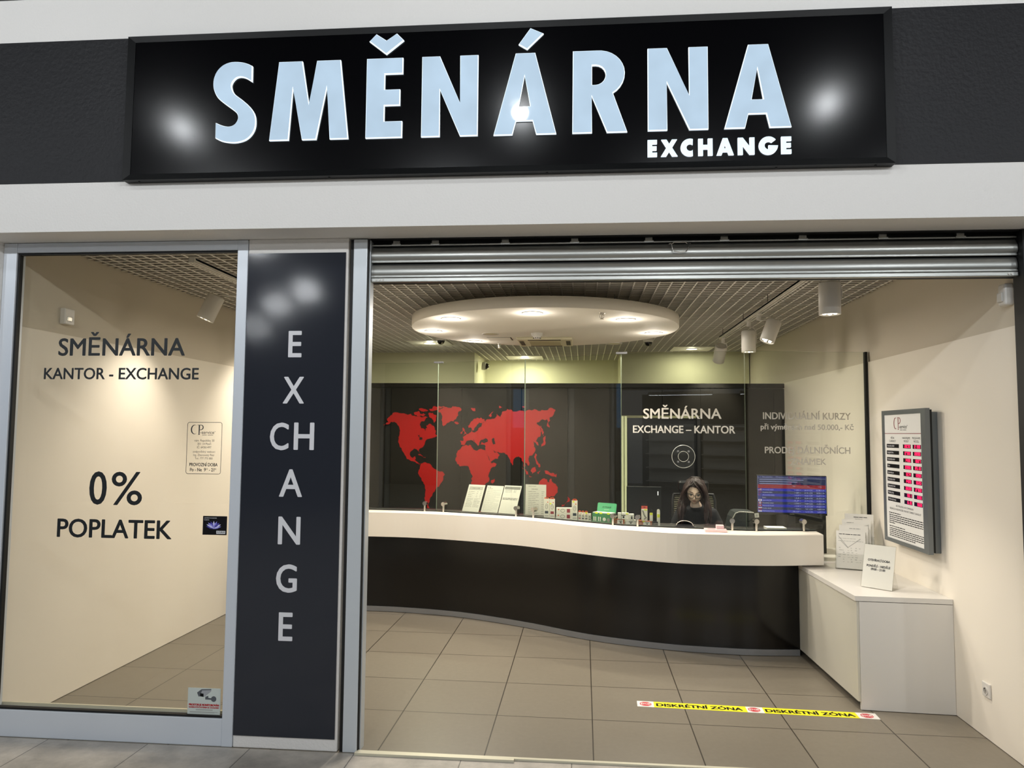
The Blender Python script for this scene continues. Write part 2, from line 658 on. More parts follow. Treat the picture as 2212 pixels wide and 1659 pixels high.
b.build('window_pane', M['pane'], w)
b = MB(FAC)
b.box(-3.43, -2.04, 0.075, 0.09, 0.15, 0.168)
b.build('window_bead', M['wood'], w)

# ================================================================ THE SHOPPING MALL AROUND (seen in reflections)
b = MB()
b.box(-14, 14, -13, 3.83, 4.295, 4.4)
struct(b.build('ceiling_mall', mat('mall_ceiling_paint', '#4d4d4e', 0.8)))
b = MB()
b.box(-14, -4.2, -9.2, -9.0, 0, 4.3, 0)
b.box(-4.2, 4.5, -9.2, -9.0, 3.1, 4.3, 0)
b.box(4.5, 14, -9.2, -9.0, 0, 4.3, 0)
struct(b.build('wall_opposite', mat('opposite_shop_wall', '#454340', 0.7)))
b = MB()
b.box(-4.2, 4.5, -12.0, -11.8, 0, 3.1)
struct(b.build('wall_opposite_shop', mat('opposite_shop_back', '#2a333b', 0.7)))


def mall_downlight(x, y, label, watts=None):
    t = thing('mall_downlight', label, 'ceiling light', (x, y, 4.295), 'recessed downlights of the mall ceiling')
    b = MB()
    b.lathe([(0.075, 4.296), (0.10, 4.29), (0.105, 4.296)], x, y, 24)
    b.build('trim_ring', M['whitem'], t)
    b = MB()
    b.lathe([(0.0, 4.278), (0.04, 4.281), (0.068, 4.288), (0.075, 4.2945)], x, y, 24)
    b.build('diffuser', M['lightdisc'], t)
    lamp('downlight_lamp', 'POINT', (0, 0, -0.075), watts or MALL_W, COOL, t, size=0.06)


MALL = [(-5.7, 2.1, 'first', None), (-3.2, 2.05, 'second', None), (-0.44, 2.19, 'third', None), (1.83, 2.24, 'fourth', None), (4.4, 2.2, 'fifth', None)]
for x, y, nth, wt in MALL:
    mall_downlight(x, y, f'{nth} round downlight from the left in the mall ceiling row facing the black sign', wt)
for x, y, nth in [(-7.36, -8.41, 'far left'), (-5.64, -5.44, 'middle left'), (-4.59, -4.12, 'near left')]:
    mall_downlight(x, y, f'{nth} round downlight in the mall ceiling, mirrored in the anthracite pillar panel', MALL_W * 1.8)
for x in (-6.6, -4.0, -1.4, 1.2, 3.8, 6.4):  # added row out of view, strong fill for the front and the shop
    mall_downlight(x, -0.6, f'added fill downlight in the second mall ceiling row, {abs(x):.1f} m {"left" if x < 0 else "right"} of the entrance axis', MALL_W * 7.2)
for x in (-2.0, 1.0, 4.2):  # more added lamps, unseen, to lift the mall light
    mall_downlight(x, -6.4, f'added fill downlight before the opposite shop, {abs(x):.1f} m {"left" if x < 0 else "right"} of the entrance axis', MALL_W * 7.2)

b = MB()
b.box(-13.6, -13.4, -9.2, 3.8, 0, 4.3)
struct(b.build('wall_mall_left', mat('far_left_shop_wall', '#4a4d50', 0.7)))
b = MB()
b.box(13.4, 13.6, -9.2, 3.8, 0, 4.3)
struct(b.build('wall_mall_right', mat('far_right_shop_wall', '#6a6763', 0.7)))
t = thing('shop_fascia_sign', 'long blue glowing fascia at the far left end of the mall', 'sign', (-13.4, -3.0, 1.9))
b = MB()
b.rbox(-13.4, -13.25, -8.0, 2.0, 1.95, 3.3, 0.01)
b.build('lit_panel', glow('blue_lit_panel', '#3f86c0', 1.4), t)

# shelving and strip lights of the shop across the mall
for i, x in enumerate((-3.2, -1.4, 0.4, 2.2)):
    t = thing('shop_shelf', f'grey gondola shelf unit number {i + 1} from the left in the shop across the mall', 'shelf', (x, -11.3, 0), 'shelf units in the shop across the mall')
    b = MB()
    b.box(x - 0.75, x + 0.75, -11.75, -11.70, 0, 2.1)
    b.build('back_panel', M['whitem'], t)
    for z in (0.2, 0.65, 1.1, 1.55, 2.0):
        b = MB()
        b.box(x - 0.75, x + 0.75, -11.7, -11.3, z, z + 0.03)
        b.build('shelf_board', M['whitem'], t)
for i, x in enumerate((-2.6, 0.2, 3.0)):
    t = thing('strip_light', f'long white strip light number {i + 1} from the left in the shop across the mall', 'ceiling light', (x, -10.3, 3.0), 'strip lights of the shop across the mall')
    b = MB()
    b.box(x - 1.0, x + 1.0, -10.34, -10.26, 3.0, 3.1)
    b.build('housing', M['whitem'], t)
    b = MB()
    b.box(x - 0.98, x + 0.98, -10.33, -10.27, 2.985, 3.0)
    b.build('tube', glow('lit_tube', '#f2f7ff', 6.0), t)

# ================================================================ ILLUMINATED SIGN
sg = thing('illuminated_sign', 'wide black light box sign reading SMĚNÁRNA EXCHANGE in glowing white letters', 'sign', fac(-0.5, -0.22, 3.18))
X0, X1, Z0, Z1 = -2.585, 1.592, 3.178, 4.012
b = MB(FAC)
b.box(X0 + 0.03, X1 - 0.03, -0.266, -0.222, Z0 + 0.02, Z1 - 0.02)
b.build('face_panel', M['signface'], sg)
b = MB(FAC)
ix0, ix1, iz0, iz1 = -2.545, 1.552, 3.214, 3.980
o4 = [(X0, Z0), (X1, Z0), (X1, Z1), (X0, Z1)]
i4 = [(ix0, iz0), (ix1, iz0), (ix1, iz1), (ix0, iz1)]
for k in range(4):
    q = (k + 1) % 4
    b.quad([(o4[k][0], -0.278, o4[k][1]), (o4[q][0], -0.278, o4[q][1]), (i4[q][0], -0.268, i4[q][1]), (i4[k][0], -0.268, i4[k][1])])
    b.quad([(o4[q][0], -0.278, o4[q][1]), (o4[k][0], -0.278, o4[k][1]), (o4[k][0], -0.222, o4[k][1]), (o4[q][0], -0.222, o4[q][1])])
b.build('frame', M['signframe'], sg)
for x in (-2.50, -1.4, -0.2, 1.0, 1.5):
    b = MB(FAC)
    b.cyl((x, -0.25, Z0 - 0.004), (x, -0.25, Z0), 0.006, n=10)
    b.build('bottom_screw', M['rubber'], sg)


def arc(cx, cz, r, a0, a1, n, sx=1.0):
    return [(cx + r * sx * math.cos(R(a0 + (a1 - a0) * i / n)), cz + r * math.sin(R(a0 + (a1 - a0) * i / n))) for i in range(n + 1)]


def smooth_loop(pts, fixed, sub=4):
    """closed Catmull-Rom through pts; the indices in fixed stay sharp corners"""
    out, n = [], len(pts)
    for i in range(n):
        p0, p1, p2, p3 = pts[i - 1], pts[i], pts[(i + 1) % n], pts[(i + 2) % n]
        out.append(p1)
        if i in fixed and (i + 1) % n in fixed:
            continue
        if i in fixed:
            p0 = (2 * p1[0] - p2[0], 2 * p1[1] - p2[1])
        if (i + 1) % n in fixed:
            p3 = (2 * p2[0] - p1[0], 2 * p2[1] - p1[1])
        for k in range(1, sub):
            t = k / sub
            out.append(tuple(0.5 * (2 * p1[c] + (p2[c] - p0[c]) * t + (2 * p0[c] - 5 * p1[c] + 4 * p2[c] - p3[c]) * t * t + (3 * p1[c] - p0[c] - 3 * p2[c] + p3[c]) * t ** 3) for c in (0, 1)))
    return out


def offset_loop(L, d):
    sa = sum(L[i][0] * L[(i + 1) % len(L)][1] - L[(i + 1) % len(L)][0] * L[i][1] for i in range(len(L)))
    s = 1 if sa > 0 else -1
    out, n = [], len(L)
    for i in range(n):
        a, p, c = Vector(L[i - 1]), Vector(L[i]), Vector(L[(i + 1) % n])
        e1, e2 = (p - a).normalized(), (c - p).normalized()
        n1, n2 = Vector((e1.y, -e1.x)) * s, Vector((e2.y, -e2.x)) * s
        m = n1 + n2
        m = m / max(m.length_squared * 0.5, 0.35)
        out.append((p.x + m.x * d, p.y + m.y * d))
    return out


S_ = [(-1.85, 3.812), (-1.849, 3.728), (-1.882, 3.748), (-1.916, 3.756), (-1.945, 3.746), (-1.966, 3.717), (-1.965, 3.688), (-1.947, 3.654), (-1.902, 3.619), (-1.857, 3.579), (-1.83, 3.54), (-1.821, 3.501), (-1.824, 3.458), (-1.842, 3.421), (-1.875, 3.393), (-1.923, 3.380), (-1.966, 3.381), (-2.01, 3.390), (-2.045, 3.407), (-2.046, 3.489), (-2.008, 3.473), (-1.969, 3.467), (-1.936, 3.481), (-1.918, 3.514), (-1.924, 3.543), (-1.949, 3.567), (-1.998, 3.603), (-2.039, 3.638), (-2.062, 3.682), (-2.068, 3.721), (-2.063, 3.759), (-2.044, 3.797), (-2.011, 3.825), (-1.968, 3.838), (-1.919, 3.836), (-1.88, 3.826)]
S_ = smooth_loop(S_, {0, 1, 18, 19}, 3)
M_ = [(-1.691, 3.828), (-1.562, 3.828), (-1.517, 3.578), (-1.474, 3.828), (-1.345, 3.828), (-1.294, 3.386), (-1.392, 3.386), (-1.417, 3.687), (-1.474, 3.386), (-1.549, 3.386), (-1.611, 3.687), (-1.631, 3.386), (-1.735, 3.386)]
E_ = [(-1.191, 3.828), (-0.994, 3.828), (-0.994, 3.744), (-1.094, 3.744), (-1.094, 3.65), (-1.008, 3.65), (-1.008, 3.566), (-1.094, 3.566), (-1.094, 3.471), (-0.994, 3.471), (-0.994, 3.385), (-1.191, 3.385)]
EC_ = [(-1.178, 3.930), (-1.143, 3.966), (-1.086, 3.928), (-1.029, 3.966), (-0.993, 3.930), (-1.086, 3.857)]
N_ = [(-0.882, 3.828), (-0.788, 3.828), (-0.672, 3.562), (-0.672, 3.828), (-0.578, 3.828), (-0.578, 3.384), (-0.670, 3.384), (-0.786, 3.648), (-0.786, 3.384), (-0.882, 3.384)]
A_ = [(-0.369, 3.829), (-0.268, 3.829), (-0.154, 3.382), (-0.256, 3.382), (-0.276, 3.458), (-0.369, 3.458), (-0.389, 3.382), (-0.485, 3.382)]
AH_ = [(-0.322, 3.711), (-0.356, 3.532), (-0.288, 3.532)]
AC_ = [(-0.291, 3.967), (-0.226, 3.937), (-0.31, 3.856), (-0.352, 3.882)]
R_ = [(-0.060, 3.829), (0.06, 3.829)] + arc(0.075, 3.703, 0.126, 84, -58, 12, 1.08) + [(0.222, 3.382), (0.121, 3.382), (0.037, 3.586), (0.037, 3.382), (-0.062, 3.382)]
RH_ = [(0.037, 3.753), (0.055, 3.753)] + arc(0.058, 3.696, 0.057, 88, -88, 10) + [(0.037, 3.639)]
N2_ = [(0.337, 3.829), (0.434, 3.829), (0.552, 3.565), (0.552, 3.829), (0.646, 3.829), (0.646, 3.385), (0.553, 3.385), (0.433, 3.649), (0.433, 3.385), (0.337, 3.385)]
A2_ = [(0.860, 3.831), (0.959, 3.831), (1.070, 3.386), (0.966, 3.386), (0.949, 3.461), (0.853, 3.461), (0.835, 3.386), (0.735, 3.386)]
A2H_ = [(0.904, 3.712), (0.869, 3.533), (0.936, 3.533)]


def sign_letter(loops_list, face, rimd=0.003):
    b = MB(FAC)
    for loops in loops_list:
        fl = [loops[0]] + loops[1:]
        bl = [offset_loop(loops[0], rimd)] + [offset_loop(h, -rimd) for h in loops[1:]]
        b.prism_xz(fl, -0.281, -0.276, 0, 1)
        b.prism_xz(bl, -0.277, -0.262, 1)
    b.build('letter', [face, M['rim']], sg)


for loops in ([[S_]], [[M_]], [[E_], [EC_]], [[N_]], [[A_, AH_], [AC_]], [[R_, RH_]], [[N2_]], [[A2_, A2H_]]):
    sign_letter(loops, M['letter'])


def gl(x0, x1, z0, z1, *pts):
    return [(x0 + (x1 - x0) * u, z0 + (z1 - z0) * v) for u, v in pts]


zb, zt = 3.243, 3.331
E1 = ((0, 0), (1, 0), (1, .22), (.45, .22), (.45, .39), (.95, .39), (.95, .61), (.45, .61), (.45, .78), (1, .78), (1, 1), (0, 1))
sm = [gl(0.334, 0.380, zb, zt, *E1),
      gl(0.404, 0.486, zb, zt, (0, 0), (.3, 0), (.5, .31), (.7, 0), (1, 0), (.66, .52), (.97, 1), (.68, 1), (.5, .72), (.32, 1), (.03, 1), (.34, .52)),
      arc(0.552, 3.287, 0.046, 72, 288, 18) + [(0.566, 3.272)] + arc(0.554, 3.287, 0.021, 300, 60, 10) + [(0.566, 3.303)],
      gl(0.597, 0.668, zb, zt, (0, 0), (.3, 0), (.3, .39), (.7, .39), (.7, 0), (1, 0), (1, 1), (.7, 1), (.7, .62), (.3, .62), (.3, 1), (0, 1)),
      [gl(0.692, 0.776, zb, zt, (0, 0), (.27, 0), (.34, .19), (.66, .19), (.73, 0), (1, 0), (.63, 1), (.37, 1)), gl(0.692, 0.776, zb, zt, (.41, .38), (.59, .38), (.5, .66))],
      gl(0.801, 0.883, zb, zt, (0, 0), (.27, 0), (.27, .58), (.72, 0), (1, 0), (1, 1), (.73, 1), (.73, .42), (.28, 1), (0, 1)),
      arc(0.955, 3.287, 0.047, 42, 358, 26) + [(0.957, 3.287), (0.957, 3.272), (0.976, 3.272)] + arc(0.957, 3.287, 0.023, 320, 50, 14),
      gl(1.022, 1.070, zb, zt, *E1)]
for L in sm:
    sign_letter([L if isinstance(L[0], list) else [L]], M['small'], 0.0015)

# ================================================================ PILLAR PANEL
ps = thing('vertical_panel_sign', 'tall anthracite panel on the white pillar with white EXCHANGE running down it', 'sign', fac(-1.667, 0.0, 0.07))
b = MB(FAC)
b.box(-1.9605, -1.3755, -0.006, -0.0005, 0.069, 2.820)
b.build('panel', M['pil'], ps)
for body, x0, x1, z0, z1 in [('E', -1.705, -1.624, 2.209, 2.358), ('X', -1.729, -1.602, 1.941, 2.091), ('C', -1.799, -1.686, 1.671, 1.827), ('H', -1.657, -1.536, 1.675, 1.827), ('A', -1.735, -1.598, 1.407, 1.558), ('N', -1.734, -1.602, 1.138, 1.290), ('G', -1.738, -1.614, 0.867, 1.023), ('E', -1.715, -1.632, 0.600, 0.753)]:
    b = MB(FAC)
    b.text(body, x0 + 0.004, x1 - 0.004, z0 + (0.003 if body in 'CG' else 0), (z1 - z0) / (1.04 if body in 'CG' else 1), -0.0068, 0, 0.0035)
    b.build('letter', M['vinylw'], ps)

# ================================================================ WINDOW LETTERING AND STICKERS
t = thing('vinyl_lettering', 'black SMĚNÁRNA KANTOR - EXCHANGE lettering on the upper left display window', 'lettering', fac(-2.74, 0.025, 2.08))
b = MB(FAC)
b.text('SMĚNÁRNA', -3.138, -2.349, 2.222, 0.1005, 0.0245, 0, 0.003)
b.build('headline_lettering', M['vinylk'], t)
b = MB(FAC)
b.text('KANTOR - EXCHANGE', -3.223, -2.258, 2.08, 0.0655, 0.0245, 0, 0.002)
b.build('subline_lettering', M['vinylk'], t)
t = thing('vinyl_lettering', 'large black 0% POPLATEK lettering in the middle of the display window', 'lettering', fac(-2.74, 0.025, 1.14))
b = MB(FAC)
b.text('0', -2.901, -2.798, 1.342, 0.187, 0.0245, 0, 0.003)
b.text('%', -2.765, -2.577, 1.342, 0.187, 0.0245, 0, 0.002)
b.build('headline_lettering', M['vinylk'], t)
b = MB(FAC)
b.text('POPLATEK', -3.090, -2.388, 1.1475, 0.1035, 0.0245, 0, 0.003)
b.build('subline_lettering', M['vinylk'], t)


def cp_logo(b, x, z, s, y, mc=0, ms=0):
    """CP-service logotype: tall thin-and-thick C and P, small -service beside the foot"""
    o = arc(x + 0.40 * s, z + 0.5 * s, 0.5 * s, 48, 312, 26, 0.8)
    i = arc(x + 0.47 * s, z + 0.5 * s, 0.455 * s, 308, 52, 26, 0.74)
    b.prism_xz([o + i], y, None, mc)
    b.prism_xz([[(x + 0.80 * s, z - 0.05 * s), (x + 1.02 * s, z - 0.05 * s), (x + 1.02 * s, z - 0.02 * s), (x + 0.96 * s, z + 0.0 * s), (x + 0.99 * s, z + 0.94 * s), (x + 0.85 * s, z + 0.94 * s), (x + 0.86 * s, z), (x + 0.80 * s, z - 0.02 * s)]], y, None, mc)
    o = [(x + 0.66 * s, z + 1.0 * s), (x + 1.1 * s, z + 1.0 * s)] + arc(x + 1.12 * s, z + 0.73 * s, 0.27 * s, 85, -80, 14) + [(x + 0.97 * s, z + 0.45 * s), (x + 0.97 * s, z + 0.5 * s)] + arc(x + 1.07 * s, z + 0.73 * s, 0.215 * s, -80, 85, 14) + [(x + 0.8 * s, z + 0.95 * s)]
    b.prism_xz([o], y, None, mc)
    b.text('-service', x + 1.05 * s, x + 2.55 * s, z + 0.06 * s, 0.30 * s, y, ms, 0.004 * s)
    b.text('®', x + 2.57 * s, x + 2.72 * s, z + 0.24 * s, 0.10 * s, y, ms)
    b.box(x + 1.25 * s, x + 1.75 * s, y - 1e-4, y, z - 0.09 * s, z - 0.05 * s, ms)
    b.box(x + 1.85 * s, x + 2.45 * s, y - 1e-4, y, z - 0.09 * s, z - 0.05 * s, ms)


t = thing('opening_hours_decal', 'black outlined address and opening hours decal at the right of the display window', 'decal', fac(-2.207, 0.025, 1.525))
b = MB(FAC)
x0, x1, z0, z1, r = -2.314, -2.101, 1.525, 1.828, 0.014


def round_rect(x0, x1, z0, z1, r, n=5):
    return arc(x1 - r, z1 - r, r, 0, 90, n) + arc(x0 + r, z1 - r, r, 90, 180, n) + arc(x0 + r, z0 + r, r, 180, 270, n) + arc(x1 - r, z0 + r, r, 270, 360, n)


b.prism_xz([round_rect(x0, x1, z0, z1, r), round_rect(x0 + .0028, x1 - .0028, z0 + .0028, z1 - .0028, r - .0028)], 0.0245, None)
b.build('border', M['vinylk'], t)
b = MB(FAC)
cp_logo(b, -2.292, 1.7565, 0.056, 0.0245)
b.build('logo', M['vinylk'], t)
b = MB(FAC)
for body, z, c, wd in [('nám. Republiky 30', 1.7145, .0125, .121), ('301 14 Plzeň', 1.695, .0125, .083), ('IČ: 64361497', 1.675, .0125, .086), ('zodpovědný vedoucí', 1.650, .0115, .136), ('Ing. Zborovský Petr', 1.630, .0125, .128), ('Tel.: 777 775 880', 1.611, .0115, .108)]:
    b.text(body, -2.207 - wd / 2, -2.207 + wd / 2, z, c, 0.0245)
b.text('PROVOZNÍ DOBA', -2.293, -2.122, 1.571, .0185, 0.0245, 0, .0006)
b.text('Po - Ne  9', -2.288, -2.193, 1.5415, .0185, 0.0245, 0, .0006)
b.text('00', -2.191, -2.180, 1.551, .009, 0.0245)
b.text('- 21', -2.172, -2.142, 1.5415, .0185, 0.0245, 0, .0006)
b.text('00', -2.140, -2.129, 1.551, .009, 0.0245)
b.build('print', M['vinylk'], t)

t = thing('flower_sticker', 'small black sticker with a glowing violet lotus flower at the window edge', 'sticker', fac(-2.125, 0.025, 1.176))
b = MB(FAC)
b.box(-2.198, -2.053, 0.0243, 0.0255, 1.176, 1.284)
b.build('backing', mat('black_sticker', '#05040a', 0.3), t)
b = MB(FAC)
rng = random.Random(4)
for ring, (n, l, wd, cz) in enumerate([(9, 0.046, 0.016, 1.222), (7, 0.036, 0.015, 1.226), (5, 0.024, 0.011, 1.232)]):
    for k in range(n):
        a = R(-8 + 196 * k / (n - 1))
        cx = -2.132
        dx, dz = math.cos(a) * 1.0, math.sin(a) * 0.62
        px, pz = -math.sin(a), math.cos(a)
        p = [(cx, cz - 0.012 + ring * .002), (cx + dx * l * .5 + px * wd / 2, cz + dz * l * .5 + pz * wd / 2), (cx + dx * l, cz + dz * l + 0.006), (cx + dx * l * .5 - px * wd / 2, cz + dz * l * .5 - pz * wd / 2)]
        b.prism_xz([p], 0.0240 - ring * 1e-4 - k * 4e-6, None, (ring + k) % 3)
b.build('flower', [mat('violet_print', '#8f8be6', .4), mat('pale_violet_print', '#d6d6fb', .4), mat('deep_violet_print', '#4a46a8', .4)], t)
b = MB(FAC)
b.box(-2.115, -2.061, 0.0241, 0.0243, 1.183, 1.200, 0)
b.text('FUTURUM', -2.111, -2.065, 1.188, 0.008, 0.02405, 1, .0004)
b.build('name_tag', [M['vinylw'], M['vinylk']], t)
b = MB(FAC)
b.text('ZAMĚSTNANECKÁ', -2.190, -2.115, 1.270, 0.0055, 0.02405, 0)
b.text('KARTA', -2.190, -2.160, 1.259, 0.0055, 0.02405, 0)
b.build('print', [M['vinylw'], M['vinylk']], t)

t = thing('camera_warning_sticker', 'pale sticker with a surveillance camera and red PROSTOR JE MONITOROVÁN at the window foot', 'sticker', fac(-2.153, 0.025, 0.151))
b = MB(FAC)
b.box(-2.250, -2.056, 0.0243, 0.0255, 0.164, 0.310)
b.build('backing', mat('pale_sticker', '#d4dcd6', .4), t)
b = MB(FAC)
q = 0.0241
P3 = [[(-2.192, 0.285), (-2.178, 0.266), (-2.150, 0.262), (-2.113, 0.292), (-2.111, 0.304), (-2.170, 0.300)]]
b.prism_xz(P3, q, None, 0)
b.prism_xz([[(-2.196, 0.284), (-2.170, 0.303), (-2.113, 0.306), (-2.111, 0.301), (-2.166, 0.297), (-2.180, 0.262), (-2.186, 0.262)]], q - .00004, None, 1)
b.prism_xz([[(-2.178, 0.263), (-2.156, 0.261), (-2.157, 0.279), (-2.176, 0.281)]], q - .00008, None, 2)
b.prism_xz([[(-2.146, 0.262), (-2.128, 0.268), (-2.128, 0.257), (-2.100, 0.254), (-2.100, 0.246), (-2.146, 0.247)]], q, None, 1)
b.prism_xz([arc(-2.096, 0.251, 0.016, 0, 360, 14)], q - .00004, None, 1)
b.build('camera_picture', [mat('light_grey_print', '#a9acb0', .4), mat('mid_grey_print', '#5a5e64', .4), M['ink']], t)
b = MB(FAC)
b.text('PROSTOR JE MONITOROVÁN', -2.241, -2.064, 0.211, 0.0105, 0.0241, 0, .0012)
b.text('KAMEROVÝM SYSTÉMEM SE ZÁZNAMEM', -2.241, -2.064, 0.1985, 0.0075, 0.0241, 0, .0007)
for z, xa, xb in [(0.190, -2.2, -2.1), (0.186, -2.2, -2.1), (0.177, -2.236, -2.07), (0.173, -2.236, -2.09)]:
    b.box(xa, xb, 0.0241, 0.0242, z, z + 0.0018, 1)
b.build('print', [mat('red_print', '#b51a22', .5), M['inkg']], t)

# ================================================================ ROLLER SHUTTER
t = thing('roller_shutter', 'galvanised roller shutter pulled up at the top of the shop entrance', 'shutter', fac(0.5, 0.05, 2.65))


def slat(z0, z1, bulge, name):
    b = MB(FAC)
    prof = []
    n = 10
    h = z1 - z0
    for i in range(n + 1):
        u = i / n
        prof.append((0.055 - bulge * math.sin(math.pi * min(1, u * 1.15)) ** 0.8 if u < 0.86 else 0.055 - bulge * 0.1, z0 + h * u))
    prof = [(0.047, z0), (0.044, z0 + 0.006), (0.052, z0 + 0.014)] + prof[2:-1] + [(0.062, z1)]
    vs = [(x, d, z) for x in (-1.236, 2.352) for d, z in prof]
    k = len(prof)
    b.add(vs, [(i, k + i, k + i + 1, i + 1) for i in range(k - 1)], 0, True)
    vs2 = [(x, d + 0.004, z) for x in (-1.236, 2.352) for d, z in prof]
    b.add(vs2, [(i, i + 1, k + i + 1, k + i) for i in range(k - 1)], 0, True)
    return b.build(name, M['steel'], t)


slat(2.768, 2.862, 0.020, 'slat')
slat(2.680, 2.762, 0.010, 'slat')
b = MB(FAC)
b.rbox(-1.236, 2.352, 0.038, 0.066, 2.652, 2.677, 0.004)
b.build('bottom_bar', M['steel'], t)
b = MB(FAC)
b.box(-1.33, 2.43, 0.085, 0.12, 2.655, 2.906)
b.box(-1.24, 2.36, 0.02, 0.12, 2.898, 2.905)
b.build('housing', M['rubber'], t)
b = MB(FAC)
b.cyl((-1.236, 0.05, 2.872), (2.352, 0.05, 2.872), 0.006, n=10)
for x in (-1.09, -0.86, -0.45, -0.05, 0.37, 0.79, 1.22, 1.65, 2.06):
    b.box(x - 0.026, x + 0.026, 0.038, 0.056, 2.866, 2.878)
    b.box(x - 0.02, x + 0.02, 0.044, 0.056, 2.878, 2.896)
b.build('hinge_rail', M['steel'], t)
b = MB(FAC)
b.rbox(-1.332, -1.250, 0.0, 0.10, 0.0, 2.897, 0.004)
b.box(-1.244, -1.238, 0.03, 0.10, 0.0, 2.897)
b.build('guide_rail', mat('grey_guide_rail', '#d2d8dd', 0.36, metal=0.2, bump=0.02, bscale=200), t)
b = MB(FAC)
b.box(-1.250, -1.244, 0.005, 0.10, 0.0, 2.897)
b.box(-1.350, -1.332, 0.006, 0.03, 0.0, 2.897)
b.build('guide_brush', M['rubber'], t)
b = MB(FAC)
b.rbox(2.356, 2.43, 0.0, 0.10, 0.0, 2.897, 0.004)
b.build('guide_rail', M['rubber'], t)
b = MB(FAC)
b.tube([(0.48, 0.028, 2.852), (0.492, 0.022, 2.854), (0.497, 0.02, 2.83), (0.503, 0.014, 2.808), (0.52, 0.012, 2.803), (0.54, 0.012, 2.801), (0.56, 0.012, 2.803), (0.577, 0.014, 2.808), (0.585, 0.02, 2.83), (0.588, 0.022, 2.854), (0.60, 0.028, 2.852)], 0.0028, 8)
b.tube([(0.497, 0.03, 2.853), (0.51, 0.022, 2.860), (0.57, 0.022, 2.860), (0.583, 0.03, 2.853)], 0.0028, 8)
b.build('pull_handle', M['chrome'], t)
for x in (-1.205, -1.185, -1.165, 2.30, 2.315):
    b = MB(FAC)
    b.cyl((x, 0.034, 2.664), (x, 0.04, 2.664), 0.005, n=10)
    b.build('bar_screw', M['chrome'], t)

# ================================================================ CEILING FITTINGS
CX, CY, CR = -0.37, 6.83, 1.25
t = thing('ceiling_disc', 'large round cream ceiling disc hanging below the white lattice ceiling', 'ceiling disc', (CX, CY, 2.756))
b = MB()
b.lathe([(0, 2.756), (CR - 0.002, 2.756), (CR, 2.758), (CR, 2.848), (CR - 0.02, 2.85), (0, 2.85)], CX, CY, 96)
for m_ in range(len(b.sm)):
    b.sm[m_] = 96 * 2 <= m_ < 96 * 3
b.build('disc', M['gyps'], t)
for k in range(6):
    a = R(60 * k + 15)
    b = MB()
    b.cyl((CX + 0.9 * math.cos(a), CY + 0.9 * math.sin(a), 2.85), (CX + 0.9 * math.cos(a), CY + 0.9 * math.sin(a), 3.32), 0.006, n=8)
    b.build('hanger_rod', M['steel'], t)


def downlight(x, y, z, label, r=0.082, lit=True, watts=None, color=WARM, group='round downlights in the shop ceiling'):
    t = thing('round_downlight', label, 'ceiling light', (x, y, z), group)
    b = MB()
    b.lathe([(r * 0.84, z - 0.002), (r, z - 0.006), (r * 1.06, z - 0.003), (r * 1.06, z)], x, y, 28)
    b.build('trim_ring', M['whitem'], t)
    b = MB()
    b.lathe([(0, z - 0.003), (r * 0.85, z - 0.003)], x, y, 28)
    b.build('diffuser', M['lightdisc'] if lit else M['lightoff'], t)
    if lit:
        lamp('downlight_lamp', 'AREA', (0, 0, -0.012), (watts or SHOP_W) * 0.95, color, t, size=r * 1.6)
        lamp('downlight_glow', 'POINT', (0, 0, -0.07), (watts or SHOP_W) * 0.10, color, t, size=0.05)


for x, y, what in [(-1.135, 6.095, 'left of the front one'), (-0.415, 5.84, 'at the front centre, nearest the shutter'), (0.361, 6.216, 'right of the front one, by the sprinkler head'), (-1.447, 6.852, 'at the far left rim'), (0.677, 7.067, 'at the far right rim'), (-1.164, 7.646, 'at the back left, above the left dome camera')]:
    downlight(x, y, 2.756, 'lit round downlight in the ceiling disc ' + what)
for x, y, what in [(-0.915, 7.071, 'left of the smoke detector'), (0.334, 7.897, 'at the back right of the air conditioner'), (-0.486, 8.03, 'just behind the air conditioner')]:
    downlight(x, y, 2.756, 'unlit round downlight in the ceiling disc ' + what, lit=False, group='unlit downlights in the ceiling disc')

for x, y, w_, what, c_, lab in [(-2.04, 9.45, 0.54, 'left', GREENISH, 'above the dark partition at the left'), (1.50, 10.22, 0.55, 'right', GREENISH, 'at the right back corner'), (-0.92, 11.35, 0.56, 'recess', GREENISH, 'in the green lit back recess')]:
    t = thing('square_ceiling_panel', f'square white panel set in the lattice ceiling {lab}', 'ceiling panel', (x, y, 2.96), 'square ceiling panels round single downlights')
    b = MB()
    b.box(x - w_ / 2, x + w_ / 2, y - w_ / 2, y + w_ / 2, 2.960, 2.971)
    b.build('panel', M['whitem'], t)
    downlight(x, y, 2.96, f'lit round downlight in the square ceiling panel {lab}', 0.085, watts={'recess': 22, 'left': 18, 'right': 7}[what], color=c_, group='downlights in square panels')

t = thing('air_conditioner', 'square cassette air conditioner in the middle of the ceiling disc', 'air conditioner', (-0.40, 7.62, 2.756))
b = MB()
b.rbox(-0.685, -0.115, 7.33, 7.91, 2.728, 2.756, 0.008)
b.build('cover', mat('cream_plastic', '#d8d0b4', .45), t)
b = MB()
for k in range(12):
    b.box(-0.56, -0.24, 7.46 + k * 0.027, 7.475 + k * 0.027, 2.722, 2.729)
b.build('intake_grille', mat('tan_plastic', '#b5ab88', .5), t)
for x0, x1, y0, y1 in [(-0.665, -0.62, 7.45, 7.79), (-0.18, -0.135, 7.45, 7.79), (-0.57, -0.23, 7.35, 7.395), (-0.57, -0.23, 7.845, 7.89)]:
    b = MB()
    b.box(x0, x1, y0, y1, 2.7255, 2.7285)
    b.build('air_outlet', mat('dark_slot', '#3a382c', .6), t)
t = thing('smoke_detector', 'round white smoke detector on the ceiling disc beside the air conditioner', 'smoke detector', (-0.454, 7.055, 2.756))
b = MB()
